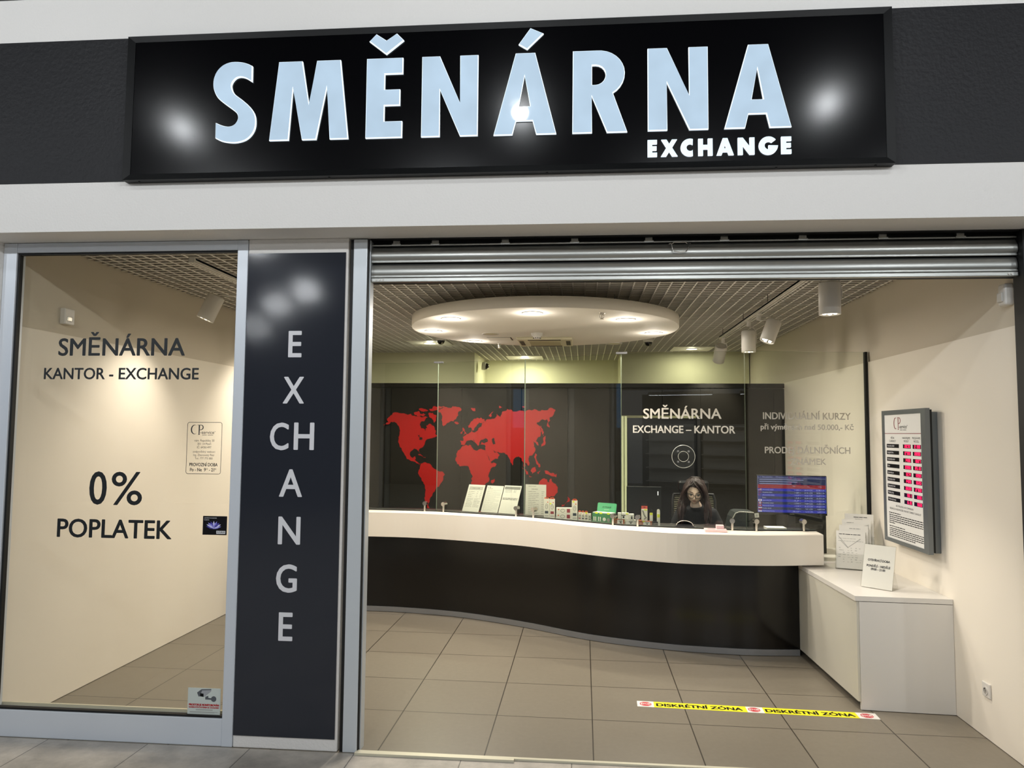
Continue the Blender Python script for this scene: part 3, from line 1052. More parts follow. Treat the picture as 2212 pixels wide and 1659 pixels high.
b.lathe([(0, 2.700), (0.03, 2.700), (0.036, 2.708), (0.036, 2.722), (0.055, 2.732), (0.058, 2.756)], -0.454, 7.055, 28)
b.build('housing', M['whitem'], t)
b = MB()
for k in range(10):
    a = 2 * math.pi * k / 10
    b.box(-0.454 + 0.0345 * math.cos(a) - 0.005, -0.454 + 0.0345 * math.cos(a) + 0.005, 7.055 + 0.0345 * math.sin(a) - 0.005, 7.055 + 0.0345 * math.sin(a) + 0.005, 2.7035, 2.711)
b.build('vent', M['rubber'], t)
for x, y, what in [(0.148, 5.868, 'at the front right of the ceiling disc'), (-0.928, 7.898, 'at the back left edge of the ceiling disc')]:
    t = thing('sprinkler_head', f'tiny metal sprinkler head {what}', 'sprinkler', (x, y, 2.756), 'sprinkler heads')
    b = MB()
    b.lathe([(0.0, 2.748), (0.026, 2.750), (0.026, 2.756)], x, y, 20)
    b.cyl((x, y, 2.715), (x, y, 2.750), 0.006, n=10)
    b.build('body', M['chrome'], t)
    b = MB()
    b.tube([(x - 0.008, y, 2.748), (x - 0.017, y, 2.735), (x - 0.015, y, 2.718), (x, y, 2.710), (x + 0.015, y, 2.718), (x + 0.017, y, 2.735), (x + 0.008, y, 2.748)], 0.003, 8)
    b.lathe([(0.0, 2.706), (0.017, 2.706), (0.017, 2.709), (0, 2.709)], x, y, 18)
    b.build('deflector', M['chrome'], t)
t = thing('ceiling_hatch', 'small square inspection hatch left ajar in the ceiling disc', 'hatch', (-0.87, 7.46, 2.756))
b = MB()
b.add([(-0.985, 7.345, 2.754), (-0.755, 7.345, 2.754), (-0.755, 7.575, 2.744), (-0.985, 7.575, 2.744), (-0.985, 7.345, 2.756), (-0.755, 7.345, 2.756), (-0.755, 7.575, 2.747), (-0.985, 7.575, 2.747)], [(0, 3, 2, 1), (4, 5, 6, 7), (0, 1, 5, 4), (1, 2, 6, 5), (2, 3, 7, 6), (3, 0, 4, 7)])
b.build('flap', M['gyps'], t)
b = MB()
b.box(-0.99, -0.75, 7.335, 7.345, 2.7545, 2.756)
b.box(-0.75, -0.74, 7.34, 7.58, 2.7545, 2.756)
b.build('gap', M['rubber'], t)


def dome_camera(x, y, z, label, axis=(0, 0, -1), base=2.97):
    t = thing('dome_camera', label, 'security camera', (x, y, z), 'white dome cameras')
    b = MB()
    q = Vector(axis).to_track_quat('-Z', 'Y').to_matrix().to_4x4()
    b.T = Matrix.Translation((x, y, z)) @ q
    b.lathe([(0.0, 0.0), (0.062, 0.0), (0.064, -0.04), (0.058, -0.055), (0.05, -0.06)], n=28)
    b.build('housing', M['whitem'], t)
    b = MB(b.T)
    b.lathe([(0.05, -0.055)] + [(0.05 * math.cos(R(a)), -0.058 - 0.05 * math.sin(R(a))) for a in range(0, 91, 10)], n=24)
    dome = b.build('dome', M['smoked'], t)
    b = MB(b.T)
    b.cyl((0.012, -0.02, -0.07), (0.02, -0.034, -0.102), 0.014, n=14)
    b.build('lens', M['chrome'], dome)


dome_camera(-1.76, 8.80, 2.97, 'white dome camera under the lattice ceiling left of the ceiling disc')
dome_camera(0.80, 9.05, 2.97, 'white dome camera under the lattice ceiling right of the ceiling disc')
dome_camera(-1.55, 11.0, 2.80, 'white dome camera on the side wall of the green lit recess', (1, 0.0, -0.1))

# track lighting


def track(x, y0, y1, z, label, hang):
    t = thing('lighting_track', label, 'lighting track', (x, (y0 + y1) / 2, z), 'suspended lighting tracks')
    b = MB()
    b.rbox(x - 0.019, x - 0.006, y0, y1, z, z + 0.034, 0.002)
    b.rbox(x + 0.006, x + 0.019, y0, y1, z, z + 0.034, 0.002)
    b.box(x - 0.019, x + 0.019, y0, y1, z + 0.018, z + 0.036)
    b.build('rail', M['whitem'], t)
    b = MB()
    b.rbox(x - 0.02, x + 0.02, y0 - 0.02, y0, z - 0.002, z + 0.038, 0.003)
    b.rbox(x - 0.02, x + 0.02, y1, y1 + 0.02, z - 0.002, z + 0.038, 0.003)
    b.build('end_cap', M['whitem'], t)
    b = MB()
    for y in hang:
        b.cyl((x, y, z + 0.03), (x, y, 3.32), 0.0022, n=6)
        b.cyl((x, y, z + 0.034), (x, y, z + 0.055), 0.007, n=8)
    b.build('suspension_wire', M['rubber'], t)


track(1.565, 4.45, 8.42, 2.865, 'white lighting track hung over the right side of the shop', (5.0, 6.3, 7.25, 8.3))
track(-2.53, 4.42, 7.6, 2.865, 'white lighting track seen through the display window', (5.05, 7.0))


def spot(x, y, top, aim, label, lit_watts=SPOT_W, roll=0.0, tx=None, cone=75, bl=0.7):
    """can light: the joint hangs from the track, the can points along aim"""
    tx = x if tx is None else tx
    t = thing('track_spotlight', label, 'spotlight', (tx, y, 2.865), 'white can spotlights on the tracks')
    d = Vector(aim).normalized()
    T = Matrix.Translation((x, y, top)) @ d.to_track_quat('-Z', 'Y').to_matrix().to_4x4()
    b = MB()
    b.rbox(tx - 0.018, tx + 0.018, y - 0.04, y + 0.04, 2.848, 2.867, 0.003)
    b.cyl((tx, y, 2.805), (tx, y, 2.85), 0.022, n=18)
    b.build('adapter', M['whitem'], t)
    b = MB(T)
    b.lathe([(0.0, -0.012), (0.04, -0.010), (0.058, 0.0), (0.065, -0.012), (0.065, -0.205), (0.061, -0.207), (0.058, -0.196)], n=36)
    can = b.build('can', M['whitem'], t)
    b = MB(T)
    b.lathe([(0.0, -0.190), (0.058, -0.194)], n=30)
    rf = b.build('reflector', M['reflector'], can)
    for k in range(5):
        a = 2 * math.pi * k / 5
        b = MB(T)
        b.ball((0.033 * math.cos(a), 0.033 * math.sin(a), -0.196), 0.014, nu=12, nv=6, sz=0.6)
        b.build('emitter', M['lightdisc'], can)
    b = MB()
    p = T @ Vector((0.05, 0, -0.002))
    q = T @ Vector((0.068, 0, -0.11))
    b.tube([(tx, y, 2.81), (tx + 0.012, y, 2.80), ((tx + p.x) / 2 + 0.02, y, (2.80 + p.z) / 2 + 0.015), (p.x + 0.012, p.y, p.z + 0.006), (q.x + 0.004, q.y, (p.z + q.z) / 2), tuple(q)], 0.007, 10)
    b.build('bracket_arm', M['whitem'], t)
    b = MB()
    c = T @ Vector((-0.03, 0, -0.006))
    b.tube([(tx - 0.012, y, 2.82), (c.x - 0.03, c.y, 2.835), (c.x - 0.05, c.y, (2.82 + c.z) / 2 + 0.02), (c.x - 0.035, c.y, c.z + 0.03), tuple(c)], 0.0032, 8)
    b.build('cable', M['whitem'], t)
    e = T @ Vector((0, 0, -0.212))
    lamp('spot_lamp', 'SPOT', tuple(e - Vector((tx, y, 2.865))), lit_watts, WARM, t, size=0.045, spot=R(cone), blend=bl, aim=d)


spot(1.54, 4.68, 2.742, (0, 0, -1), 'white can spotlight nearest the shutter, pointing straight down', tx=1.565)
spot(1.70, 6.62, 2.80, (-0.36, -0.1, -0.92), 'tilted white can spotlight second along the right track', tx=1.565)
spot(1.56, 7.02, 2.765, (0, 0, -1), 'white can spotlight third along the right track, pointing straight down', tx=1.565)
spot(1.545, 8.30, 2.775, (-0.05, 0.62, -0.78), 'white can spotlight at the far end of the right track, turned away', tx=1.565, lit_watts=SPOT_W * 0.4)
spot(-2.86, 5.36, 2.83, (-0.36, -0.14, -0.92), 'white can spotlight in the display window, leaning to the left wall', tx=-2.53, cone=100, bl=0.9, lit_watts=SPOT_W * 0.5)
spot(-2.70, 6.9, 2.80, (-0.55, 0.1, -0.83), 'added unseen can spotlight behind the pillar, brightening the left wall', tx=-2.53, cone=100, bl=1.0, lit_watts=SPOT_W * 0.6)  # extra lamp hidden by the pillar, added to light the wall

# ================================================================ COUNTER


def catmull(P, sub=6):
    out = []
    for i in range(len(P) - 1):
        p0 = P[max(i - 1, 0)]
        p1, p2 = P[i], P[i + 1]
        p3 = P[min(i + 2, len(P) - 1)]
        for k in range(sub):
            t = k / sub
            out.append(tuple(0.5 * (2 * p1[c] + (p2[c] - p0[c]) * t + (2 * p0[c] - 5 * p1[c] + 4 * p2[c] - p3[c]) * t * t + (3 * p1[c] - p0[c] - 3 * p2[c] + p3[c]) * t ** 3) for c in (0, 1)))
    out.append(P[-1])
    return out


def shift(P, d):
    """move a plan curve towards the customers (negative y side) by d"""
    out = []
    for i, p in enumerate(P):
        a, c = P[max(i - 1, 0)], P[min(i + 1, len(P) - 1)]
        e = Vector((c[0] - a[0], c[1] - a[1])).normalized()
        out.append((p[0] + e.y * d, p[1] - e.x * d))
    return out


BASE = catmull([(-3.445, 7.145), (-2.75, 7.17), (-2.19, 7.162), (-1.74, 7.135), (-1.16, 7.02), (-0.55, 6.752), (0.05, 6.41), (0.65, 6.215), (1.125, 6.15), (1.414, 6.142), (1.742, 6.175)])
BAND = catmull([(-3.445, 7.04), (-2.75, 7.06), (-2.15, 7.052), (-1.77, 7.042), (-1.47, 6.995), (-1.10, 6.89), (-0.50, 6.65), (0.08, 6.262), (0.67, 6.0), (1.10, 5.952), (1.50, 5.974), (1.91, 6.066)])
GL = [(-3.445, 7.33), (-1.46, 7.19), (-0.555, 6.88), (0.33, 6.37), (1.34, 6.20), (2.372, 6.33)]
ZT = 0.99


def gy(x):
    for (a, b_), (c, d) in zip(GL, GL[1:]):
        if a <= x <= c:
            return b_ + (d - b_) * (x - a) / (c - a)
    return GL[-1][1]


t = thing('service_counter', 'long S-curved counter with glossy black front and cream upper band', 'counter', (0, 6.5, 0))
b = MB()
n = len(BASE)
back = shift(BASE, -0.18)
vs = [(x, y, z) for z in (0.055, 0.748) for x, y in BASE] + [(x, y, z) for z in (0.055, 0.748) for x, y in back]
b.add(vs, [(i, i + 1, n + i + 1, n + i) for i in range(n - 1)], 0, True)
b.add(vs, [(2 * n + i + 1, 2 * n + i, 3 * n + i, 3 * n + i + 1) for i in range(n - 1)], 0, True)
b.add(vs, [(n - 1, 3 * n - 1, 4 * n - 1, 2 * n - 1), (0, n, 3 * n, 2 * n)])
b.build('front_panel', M['counter'], t)
b = MB()
kick = shift(BASE, 0.006)
kb = shift(BASE, -0.02)
vs = [(x, y, z) for z in (0.004, 0.052) for x, y in kick] + [(x, y, z) for z in (0.004, 0.052) for x, y in kb]
b.add(vs, [(i, i + 1, n + i + 1, n + i) for i in range(n - 1)], 0, True)
b.add(vs, [(n + i, n + i + 1, 3 * n + i + 1, 3 * n + i) for i in range(n - 1)], 0)
b.add(vs, [(n - 1, 3 * n - 1, 4 * n - 1, 2 * n - 1)])
b.build('kick_strip', mat('satin_aluminium_strip', '#8f9092', 0.4, metal=0.5), t)
b = MB()
rear = [(1.91, gy(1.91) - 0.02)] + [(x, y - 0.02) for x, y in GL[::-1] if x < 1.9]
m = len(BAND)
ft = BAND
b.prism_xy(BAND + rear, 0.748, ZT - 0.006)
fi = shift(BAND, -0.006)
fi[-1] = (1.904, fi[-1][1])
b.prism_xy(fi + rear, ZT - 0.006, ZT)
vs = [(x, y, ZT - 0.006) for x, y in BAND] + [(x, y, ZT) for x, y in fi]
b.add(vs, [(i, i + 1, m + i + 1, m + i) for i in range(m - 1)], 0, True)
b.build('upper_band', M['cream'], t)
b = MB()
cg = [(x, y - 0.02) for x, y in GL[:-1]] + [(1.91, gy(1.91) - 0.02)]
cb = [(x, y + 0.02) for x, y in GL[:-1]] + [(1.91, gy(1.91) + 0.02)]
b.prism_xy(cg + cb[::-1], 0.75, 0.999)
b.build('glass_channel', M['rubber'], t)
b = MB()
cb2 = [(x, y + 0.30) for x, y in GL[:-1]] + [(1.91, gy(1.91) + 0.26)]
b.prism_xy(cb + cb2[::-1], 0.955, 0.985)
b.build('inner_shelf', M['black'], t)
td = thing('staff_desk', 'low dark desk running behind the counter on the clerk side', 'desk', (0, 6.9, 0))
b = MB()
b.prism_xy([(-3.445, 7.37), (-1.4, 7.24), (-0.5, 6.98), (0.36, 6.40), (1.46, 6.37), (1.46, 6.70), (0.5, 6.72), (-0.3, 7.4), (-1.3, 7.8), (-3.445, 7.9)], 0.715, 0.745)
b.build('desk_top', M['dark'], td)
for x, y in ((-3.3, 7.8), (-1.4, 7.7), (0.5, 6.66), (1.43, 6.65)):
    b = MB()
    b.box(x - 0.02, x + 0.02, y - 0.02, y + 0.02, 0, 0.715)
    b.build('leg', M['dark'], td)

# glass screens
ZS = 2.48
names = ['leftmost tall glass screen on the counter, before the Americas of the red map', 'second tall glass screen on the counter, before Europe and Africa on the red map', 'third tall glass screen on the counter, before Australia on the red map', 'fourth tall glass screen with the round speech disc and SMĚNÁRNA lettering', 'rightmost tall glass screen reaching the black bar on the right wall']
CL = [[-1.572], [-1.368, -0.623], [-0.449, 0.269], [0.466, 1.23], [1.413, 1.804]]
PANES = []
for k in range(5):
    p0, p1 = Vector((*GL[k], 0)), Vector((*GL[k + 1], 0))
    L = (p1 - p0).length
    T = Matrix.Translation(p0) @ Matrix.Rotation(math.atan2(p1.y - p0.y, p1.x - p0.x), 4, 'Z')
    PANES.append((p0, T, L))
    t = thing('glass_screen', names[k], 'glass screen', tuple(p0 + (p1 - p0) * 0.5 + Vector((0, 0, 1.0))), 'glass screens on the counter')
    b = MB(T)
    g = 0.0025
    if k == 3:
        xc = 0.53
        lo = [(g, 1.0), (xc - 0.078, 1.0)] + [(xc - 0.075 * math.cos(R(a)), 1.004 + 0.045 * math.sin(R(a))) for a in range(0, 181, 12)] + [(xc + 0.078, 1.0), (L - g, 1.0)]
        out = lo + [(L - g, ZS), (g, ZS)]
    elif k == 4:
        e = 0.575
        out = [(g, 1.0), (e, 1.0), (e, 0.742), (L - 0.004, 0.742), (L - 0.004, ZS), (g, ZS)]
    else:
        out = [(g, 1.0), (L - g, 1.0), (L - g, ZS), (g, ZS)]
    b.prism_xz([out], -0.005, 0.005, 0, 1)
    b.build('sheet', [M['screen'], M['edge']], t)
    for x in CL[k]:
        xl = (x - p0.x) / (p1.x - p0.x) * L
        b = MB(T)
        b.cyl((xl, -0.026, 0.991), (xl, -0.026, 1.062), 0.0095, n=14)
        b.cyl((xl, -0.040, 1.068), (xl, 0.016, 1.068), 0.0205, n=22)
        b.cyl((xl, -0.043, 1.068), (xl, -0.040, 1.068), 0.015, n=22)
        b.build('clamp', M['chrome'], t)
    if k in (0, 3):
        xl = L if k == 0 else 0.0
        b = MB(T)
        b.box(xl - 0.045, xl + 0.05, -0.012, 0.012, ZS - 0.006, ZS + 0.012)
        b.build('joint_cap', M['rubber'], t)
    if k == 3:
        xc, zc = 0.524, 1.591
        b = MB(T)
        for r in (0.095, 0.043):
            b.tube([(xc + r * math.cos(R(a)), -0.03, zc + r * math.sin(R(a))) for a in range(0, 360, 9)], 0.0022, 6, 0, True)
        b.build('speech_ring', M['ring'], t)
        b = MB(T)
        b.cyl((xc, -0.034, zc), (xc, -0.026, zc), 0.094, n=40)
        b.build('speech_disc', M['acryl'], t)
        for a in (45, 135, 225, 315):
            b = MB(T)
            b.cyl((xc + 0.062 * math.cos(R(a)), -0.042, zc + 0.062 * math.sin(R(a))), (xc + 0.062 * math.cos(R(a)), -0.005, zc + 0.062 * math.sin(R(a))), 0.009, n=14)
            b.build('bolt', M['chrome'], t)
        b = MB(T)
        b.tube([(xc - 0.069 * math.cos(R(a)) + 0.006, -0.006, 1.012 + 0.040 * math.sin(R(a))) for a in range(0, 181, 12)], 0.0035, 8)
        b.build('opening_rim', M['chrome'], t)


def on_pane(k, x):
    p0, T, L = PANES[k]
    p1 = GL[k + 1]
    return (x - p0.x) / (p1[0] - p0.x) * L


t = thing('vinyl_lettering', 'white SMĚNÁRNA EXCHANGE – KANTOR lettering on the glass screen above the clerk', 'lettering', tuple(PANES[3][1] @ Vector((0.51, -0.006, 1.78))))
b = MB(PANES[3][1])
b.text('SMĚNÁRNA', on_pane(3, 0.517), on_pane(3, 1.153), 1.912, 0.083, -0.0065, 0, .0022)
b.build('headline_lettering', M['vinyli'], t)
b = MB(PANES[3][1])
b.text('EXCHANGE – KANTOR', on_pane(3, 0.430), on_pane(3, 1.261), 1.789, 0.061, -0.0065, 0, .002)
b.build('subline_lettering', M['vinyli'], t)
t = thing('vinyl_lettering', 'white INDIVIDUÁLNÍ KURZY lettering on the rightmost glass screen', 'lettering', tuple(PANES[4][1] @ Vector((0.5, -0.006, 1.53))))
for body, x0, x1, z, c in [('INDIVIDUÁLNÍ KURZY', 1.490, 2.222, 1.911, 0.055), ('při výměnách nad 50.000,- Kč', 1.469, 2.246, 1.825, 0.0435), ('PRODEJ DÁLNIČNÍCH', 1.501, 2.213, 1.628, 0.052), ('ZNÁMEK', 1.714, 2.008, 1.535, 0.049)]:
    b = MB(PANES[4][1])
    b.text(body, on_pane(4, x0), on_pane(4, x1), z, c, -0.0065, 0, .0015)
    b.build('text_line', M['vinyli'], t)
t = thing('wall_profile', 'slim black vertical bar on the right wall holding the last glass screen', 'profile', (2.365, 6.33, 0.74))
b = MB()
b.box(2.352, 2.374, 6.312, 6.348, 0.738, 2.482)
b.build('bar', M['rubber'], t)

# ================================================================ LOW CABINET AT THE RIGHT WALL
t = thing('low_cabinet', 'low white laminate cabinet along the right wall beside the counter', 'cabinet', (2.08, 5.6, 0))
P = [(1.79, 5.05), (2.373, 5.027), (2.373, 7.1), (1.5, 7.1), (1.5, 6.39), (1.752, 6.385)]
b = MB()
b.prism_xy(P, 0.06, 0.692)
b.build('body', M['white'], t)
b = MB()
b.prism_xy([(1.83, 5.06), (2.373, 5.035), (2.373, 7.08), (1.54, 7.08), (1.54, 6.42), (1.79, 6.41)], 0.0, 0.06)
b.build('plinth', mat('brown_grey_plinth', '#5d5a50', 0.5), t)
b = MB()
b.prism_xy([(1.775, 5.03), (2.373, 5.007), (2.373, 7.1), (1.49, 7.1), (1.49, 6.382), (1.738, 6.38)], 0.698, 0.730)
b.build('top', M['white'], t)
b = MB()
b.prism_xy([(1.80, 5.03), (2.373, 5.008), (2.373, 5.026), (1.80, 5.048)], 0.004, 0.694)
b.build('end_panel', M['white'], t)
b = MB()
b.prism_xy([(1.785, 5.035), (1.799, 5.034), (1.760, 6.18), (1.746, 6.18)], 0.055, 0.694)
b.build('side_panel', mat('grey_white_laminate', '#cfcbbd', 0.3), t)

# ================================================================ WORLD MAP DECAL
MAP = [[[-2.49,1.86],[-2.42,1.9],[-2.44,1.92],[-2.44,1.94],[-2.4,1.98],[-2.37,2.01],[-2.3,2.02],[-2.23,2.01],[-2.18,1.99],[-2.1,1.98],[-2.06,1.97],[-2.0,1.96],[-1.98,1.96],[-1.92,1.96],[-2.0,1.91],[-2.02,1.86],[-2.0,1.82],[-1.97,1.82],[-1.96,1.78],[-1.95,1.82],[-1.93,1.83],[-1.94,1.86],[-1.91,1.88],[-1.87,1.86],[-1.84,1.84],[-1.82,1.8],[-1.83,1.76],[-1.8,1.73],[-1.85,1.71],[-1.89,1.7],[-1.92,1.69],[-1.95,1.66],[-1.97,1.61],[-2.01,1.58],[-2.03,1.56],[-2.02,1.52],[-2.03,1.54],[-2.05,1.56],[-2.1,1.56],[-2.13,1.54],[-2.14,1.49],[-2.1,1.45],[-2.08,1.48],[-2.07,1.46],[-2.08,1.43],[-2.05,1.41],[-2.03,1.39],[-2.01,1.38],[-2.02,1.37],[-2.05,1.39],[-2.08,1.41],[-2.14,1.43],[-2.19,1.47],[-2.22,1.52],[-2.25,1.58],[-2.28,1.63],[-2.29,1.68],[-2.28,1.74],[-2.27,1.79],[-2.29,1.85],[-2.32,1.89],[-2.35,1.91],[-2.39,1.9],[-2.43,1.87]],[[-2.1,2.02],[-2.04,2.04],[-2.01,2.0],[-1.95,2.0],[-1.98,1.97],[-2.05,1.97],[-2.09,1.99]],[[-2.04,2.06],[-1.95,2.06],[-1.92,2.04],[-1.98,2.03]],[[-1.92,2.0],[-1.86,2.02],[-1.82,1.99],[-1.82,1.93],[-1.84,1.89],[-1.86,1.93],[-1.91,1.97]],[[-1.91,2.06],[-1.81,2.09],[-1.73,2.1],[-1.71,2.09],[-1.8,2.05],[-1.87,2.04]],[[-1.8,2.06],[-1.7,2.09],[-1.58,2.1],[-1.53,2.09],[-1.5,2.06],[-1.54,2.03],[-1.54,1.99],[-1.57,1.94],[-1.64,1.91],[-1.68,1.89],[-1.72,1.85],[-1.74,1.88],[-1.75,1.93],[-1.74,1.98],[-1.76,2.02],[-1.78,2.02]],[[-1.59,1.9],[-1.55,1.91],[-1.53,1.89],[-1.57,1.88]],[[-2.04,1.5],[-1.99,1.49],[-1.94,1.46],[-1.97,1.46],[-2.03,1.49]],[[-2.01,1.39],[-1.97,1.4],[-1.91,1.39],[-1.88,1.38],[-1.85,1.34],[-1.78,1.3],[-1.72,1.29],[-1.7,1.25],[-1.72,1.2],[-1.75,1.14],[-1.79,1.1],[-1.82,1.05],[-1.85,1.0],[-1.88,0.96],[-1.9,0.9],[-1.9,0.87],[-1.89,0.83],[-1.92,0.85],[-1.94,0.92],[-1.95,0.97],[-1.94,1.05],[-1.95,1.13],[-1.99,1.2],[-2.03,1.26],[-2.03,1.3],[-2.01,1.35]],[[-1.45,1.62],[-1.38,1.62],[-1.36,1.59],[-1.29,1.56],[-1.25,1.58],[-1.2,1.56],[-1.18,1.51],[-1.15,1.44],[-1.12,1.4],[-1.06,1.4],[-1.08,1.36],[-1.14,1.3],[-1.16,1.24],[-1.15,1.19],[-1.2,1.14],[-1.23,1.09],[-1.27,1.06],[-1.32,1.07],[-1.36,1.18],[-1.35,1.24],[-1.38,1.31],[-1.4,1.35],[-1.45,1.37],[-1.51,1.36],[-1.55,1.39],[-1.57,1.44],[-1.56,1.51],[-1.52,1.56],[-1.49,1.6]],[[-1.08,1.22],[-1.08,1.18],[-1.11,1.15],[-1.13,1.17],[-1.11,1.2]],[[-1.42,1.86],[-1.36,1.92],[-1.3,1.96],[-1.25,1.96],[-1.21,1.94],[-1.2,1.91],[-1.24,1.89],[-1.28,1.9],[-1.3,1.88],[-1.33,1.84],[-1.34,1.8],[-1.37,1.8],[-1.38,1.84],[-1.41,1.83]],[[-1.51,1.68],[-1.47,1.68],[-1.48,1.72],[-1.45,1.74],[-1.41,1.76],[-1.38,1.78],[-1.37,1.81],[-1.35,1.78],[-1.3,1.8],[-1.29,1.83],[-1.25,1.85],[-1.24,1.9],[-1.2,1.91],[-1.18,1.94],[-1.11,1.95],[-1.07,1.97],[-1.06,2.01],[-1.03,1.98],[-1.01,1.95],[-1.01,1.99],[-0.99,2.04],[-0.93,2.07],[-0.88,2.06],[-0.81,2.04],[-0.75,2.05],[-0.71,2.04],[-0.67,2.06],[-0.59,2.07],[-0.5,2.06],[-0.42,2.08],[-0.34,2.06],[-0.36,2.0],[-0.41,1.97],[-0.4,1.93],[-0.41,1.84],[-0.44,1.89],[-0.44,1.95],[-0.48,1.94],[-0.53,1.92],[-0.57,1.89],[-0.53,1.86],[-0.51,1.8],[-0.52,1.74],[-0.56,1.71],[-0.58,1.68],[-0.56,1.67],[-0.54,1.63],[-0.56,1.63],[-0.58,1.66],[-0.61,1.67],[-0.6,1.61],[-0.58,1.57],[-0.61,1.52],[-0.66,1.49],[-0.67,1.46],[-0.65,1.41],[-0.67,1.38],[-0.69,1.41],[-0.71,1.42],[-0.71,1.36],[-0.69,1.32],[-0.71,1.33],[-0.73,1.38],[-0.75,1.44],[-0.78,1.49],[-0.82,1.48],[-0.85,1.44],[-0.86,1.38],[-0.88,1.41],[-0.91,1.48],[-0.93,1.51],[-1.0,1.53],[-1.05,1.54],[-1.1,1.56],[-1.08,1.53],[-1.02,1.5],[-1.04,1.46],[-1.13,1.42],[-1.15,1.46],[-1.19,1.53],[-1.2,1.56],[-1.2,1.62],[-1.26,1.63],[-1.25,1.66],[-1.24,1.66],[-1.18,1.66],[-1.17,1.69],[-1.2,1.71],[-1.24,1.69],[-1.26,1.68],[-1.27,1.66],[-1.29,1.61],[-1.32,1.65],[-1.35,1.69],[-1.33,1.66],[-1.36,1.68],[-1.38,1.69],[-1.41,1.68],[-1.44,1.65],[-1.45,1.63],[-1.47,1.62],[-1.51,1.62]],[[-1.48,1.84],[-1.46,1.82],[-1.43,1.76],[-1.47,1.74],[-1.46,1.78],[-1.48,1.8]],[[-1.51,1.78],[-1.48,1.8],[-1.49,1.76],[-1.51,1.76]],[[-0.46,1.74],[-0.46,1.68],[-0.46,1.64],[-0.5,1.62],[-0.52,1.6],[-0.51,1.64],[-0.48,1.67],[-0.49,1.72],[-0.47,1.74]],[[-0.52,1.87],[-0.48,1.79],[-0.48,1.74],[-0.5,1.79]],[[-0.58,1.53],[-0.56,1.51],[-0.57,1.46],[-0.55,1.42],[-0.52,1.37],[-0.54,1.36],[-0.57,1.41],[-0.58,1.46]],[[-0.75,1.36],[-0.71,1.33],[-0.66,1.27],[-0.69,1.27]],[[-0.66,1.26],[-0.61,1.25],[-0.65,1.24]],[[-0.64,1.32],[-0.6,1.36],[-0.58,1.36],[-0.59,1.3],[-0.62,1.28]],[[-0.56,1.3],[-0.52,1.33],[-0.54,1.28]],[[-0.47,1.32],[-0.41,1.3],[-0.34,1.27],[-0.32,1.29],[-0.32,1.24],[-0.39,1.26],[-0.44,1.28]],[[-0.54,1.16],[-0.52,1.2],[-0.47,1.23],[-0.44,1.22],[-0.43,1.18],[-0.41,1.18],[-0.39,1.23],[-0.36,1.17],[-0.31,1.1],[-0.32,1.05],[-0.36,1.01],[-0.4,1.0],[-0.46,1.03],[-0.53,1.02],[-0.54,1.09]],[[-0.19,1.01],[-0.16,0.98],[-0.18,0.95],[-0.26,0.89],[-0.26,0.91],[-0.2,0.95],[-0.18,0.99]],[[-1.39,2.07],[-1.33,2.08],[-1.33,2.04],[-1.37,2.05]],[[-1.16,1.98],[-1.14,2.01],[-1.1,2.04],[-1.13,2.01],[-1.13,1.97]],[[-1.03,2.11],[-0.99,2.09],[-1.03,2.08]],[[-0.75,2.1],[-0.7,2.1],[-0.74,2.09]],[[-1.12,1.7],[-1.09,1.71],[-1.09,1.68],[-1.07,1.64],[-1.1,1.63],[-1.11,1.66]],[[-2.05,1.74],[-2.02,1.74],[-2.03,1.72],[-1.99,1.71],[-1.99,1.68],[-2.03,1.69],[-2.02,1.71]]]


def rough_coast(L, rng, depth=3):
    out = []
    for i in range(len(L)):
        seg = [L[i], L[(i + 1) % len(L)]]
        for d in range(depth):
            new = [seg[0]]
            for a, c in zip(seg, seg[1:]):
                l = math.hypot(c[0] - a[0], c[1] - a[1])
                k = rng.uniform(-0.24, 0.24) * l
                if l > 0.014:
                    new.append(((a[0] + c[0]) / 2 - (c[1] - a[1]) / max(l, 1e-6) * k, (a[1] + c[1]) / 2 + (c[0] - a[0]) / max(l, 1e-6) * k))
                new.append(c)
            seg = new
        out += seg[:-1]
    return out


rng = random.Random(11)
t = thing('world_map_decal', 'large red world map decal on the dark grey panel wall behind the counter', 'wall decal', (-1.1, 8.86, 1.7))
b = MB()
for k, L in enumerate(MAP):
    lake = k >= len(MAP) - 2
    b.prism_xz([rough_coast(L, rng)], 8.8565 if lake else 8.8575, None, 1 if lake else 0)
b.build('continents', [M['red'], M['dark']], t)

# ================================================================ LED RATE BOARD on the right wall
BT = Matrix(((0, 1, 0, 2.375), (-1, 0, 0, 5.855), (0, 0, 1, 0), (0, 0, 0, 1)))
t = thing('exchange_rate_board', 'grey framed exchange rate board with red glowing digits on the right wall', 'rate board', (2.33, 5.46, 0.98))
b = MB(BT)
b.rbox(0.05, 0.715, -0.042, -0.001, 1.0, 1.945, 0.003)
b.build('rear_case', M['bezel'], t)
b = MB(BT)
b.box(0.06, 0.728, -0.066, -0.042, 1.005, 1.96)
b.build('case_gap', M['rubber'], t)
b = MB(BT)
b.prism_xz([[(0.041, 0.996), (0.752, 0.996), (0.752, 1.969), (0.041, 1.969)], [(0.078, 1.023), (0.684, 1.023), (0.684, 1.936), (0.078, 1.936)]], -0.096, -0.066)
b.build('frame', M['bezel'], t)
b = MB(BT)
b.box(0.076, 0.686, -0.09, -0.068, 1.021, 1.938)
face = b.build('face', mat('board_face', '#dcdbd6', .35, emit='#fff8ee', estr=0.10), t)
f = -0.0905
b = MB(BT)
b.box(0.078, 0.684, f, f + .0004, 1.7955, 1.7995, 0)
cp_logo(b, 0.240, 1.829, 0.085, f, 0, 1)
b.build('header_logo', [M['logo'], M['ink']], face)
b = MB(BT)
b.text('MĚNA', 0.214, None, 1.757, 0.015, f, 0, align='c')
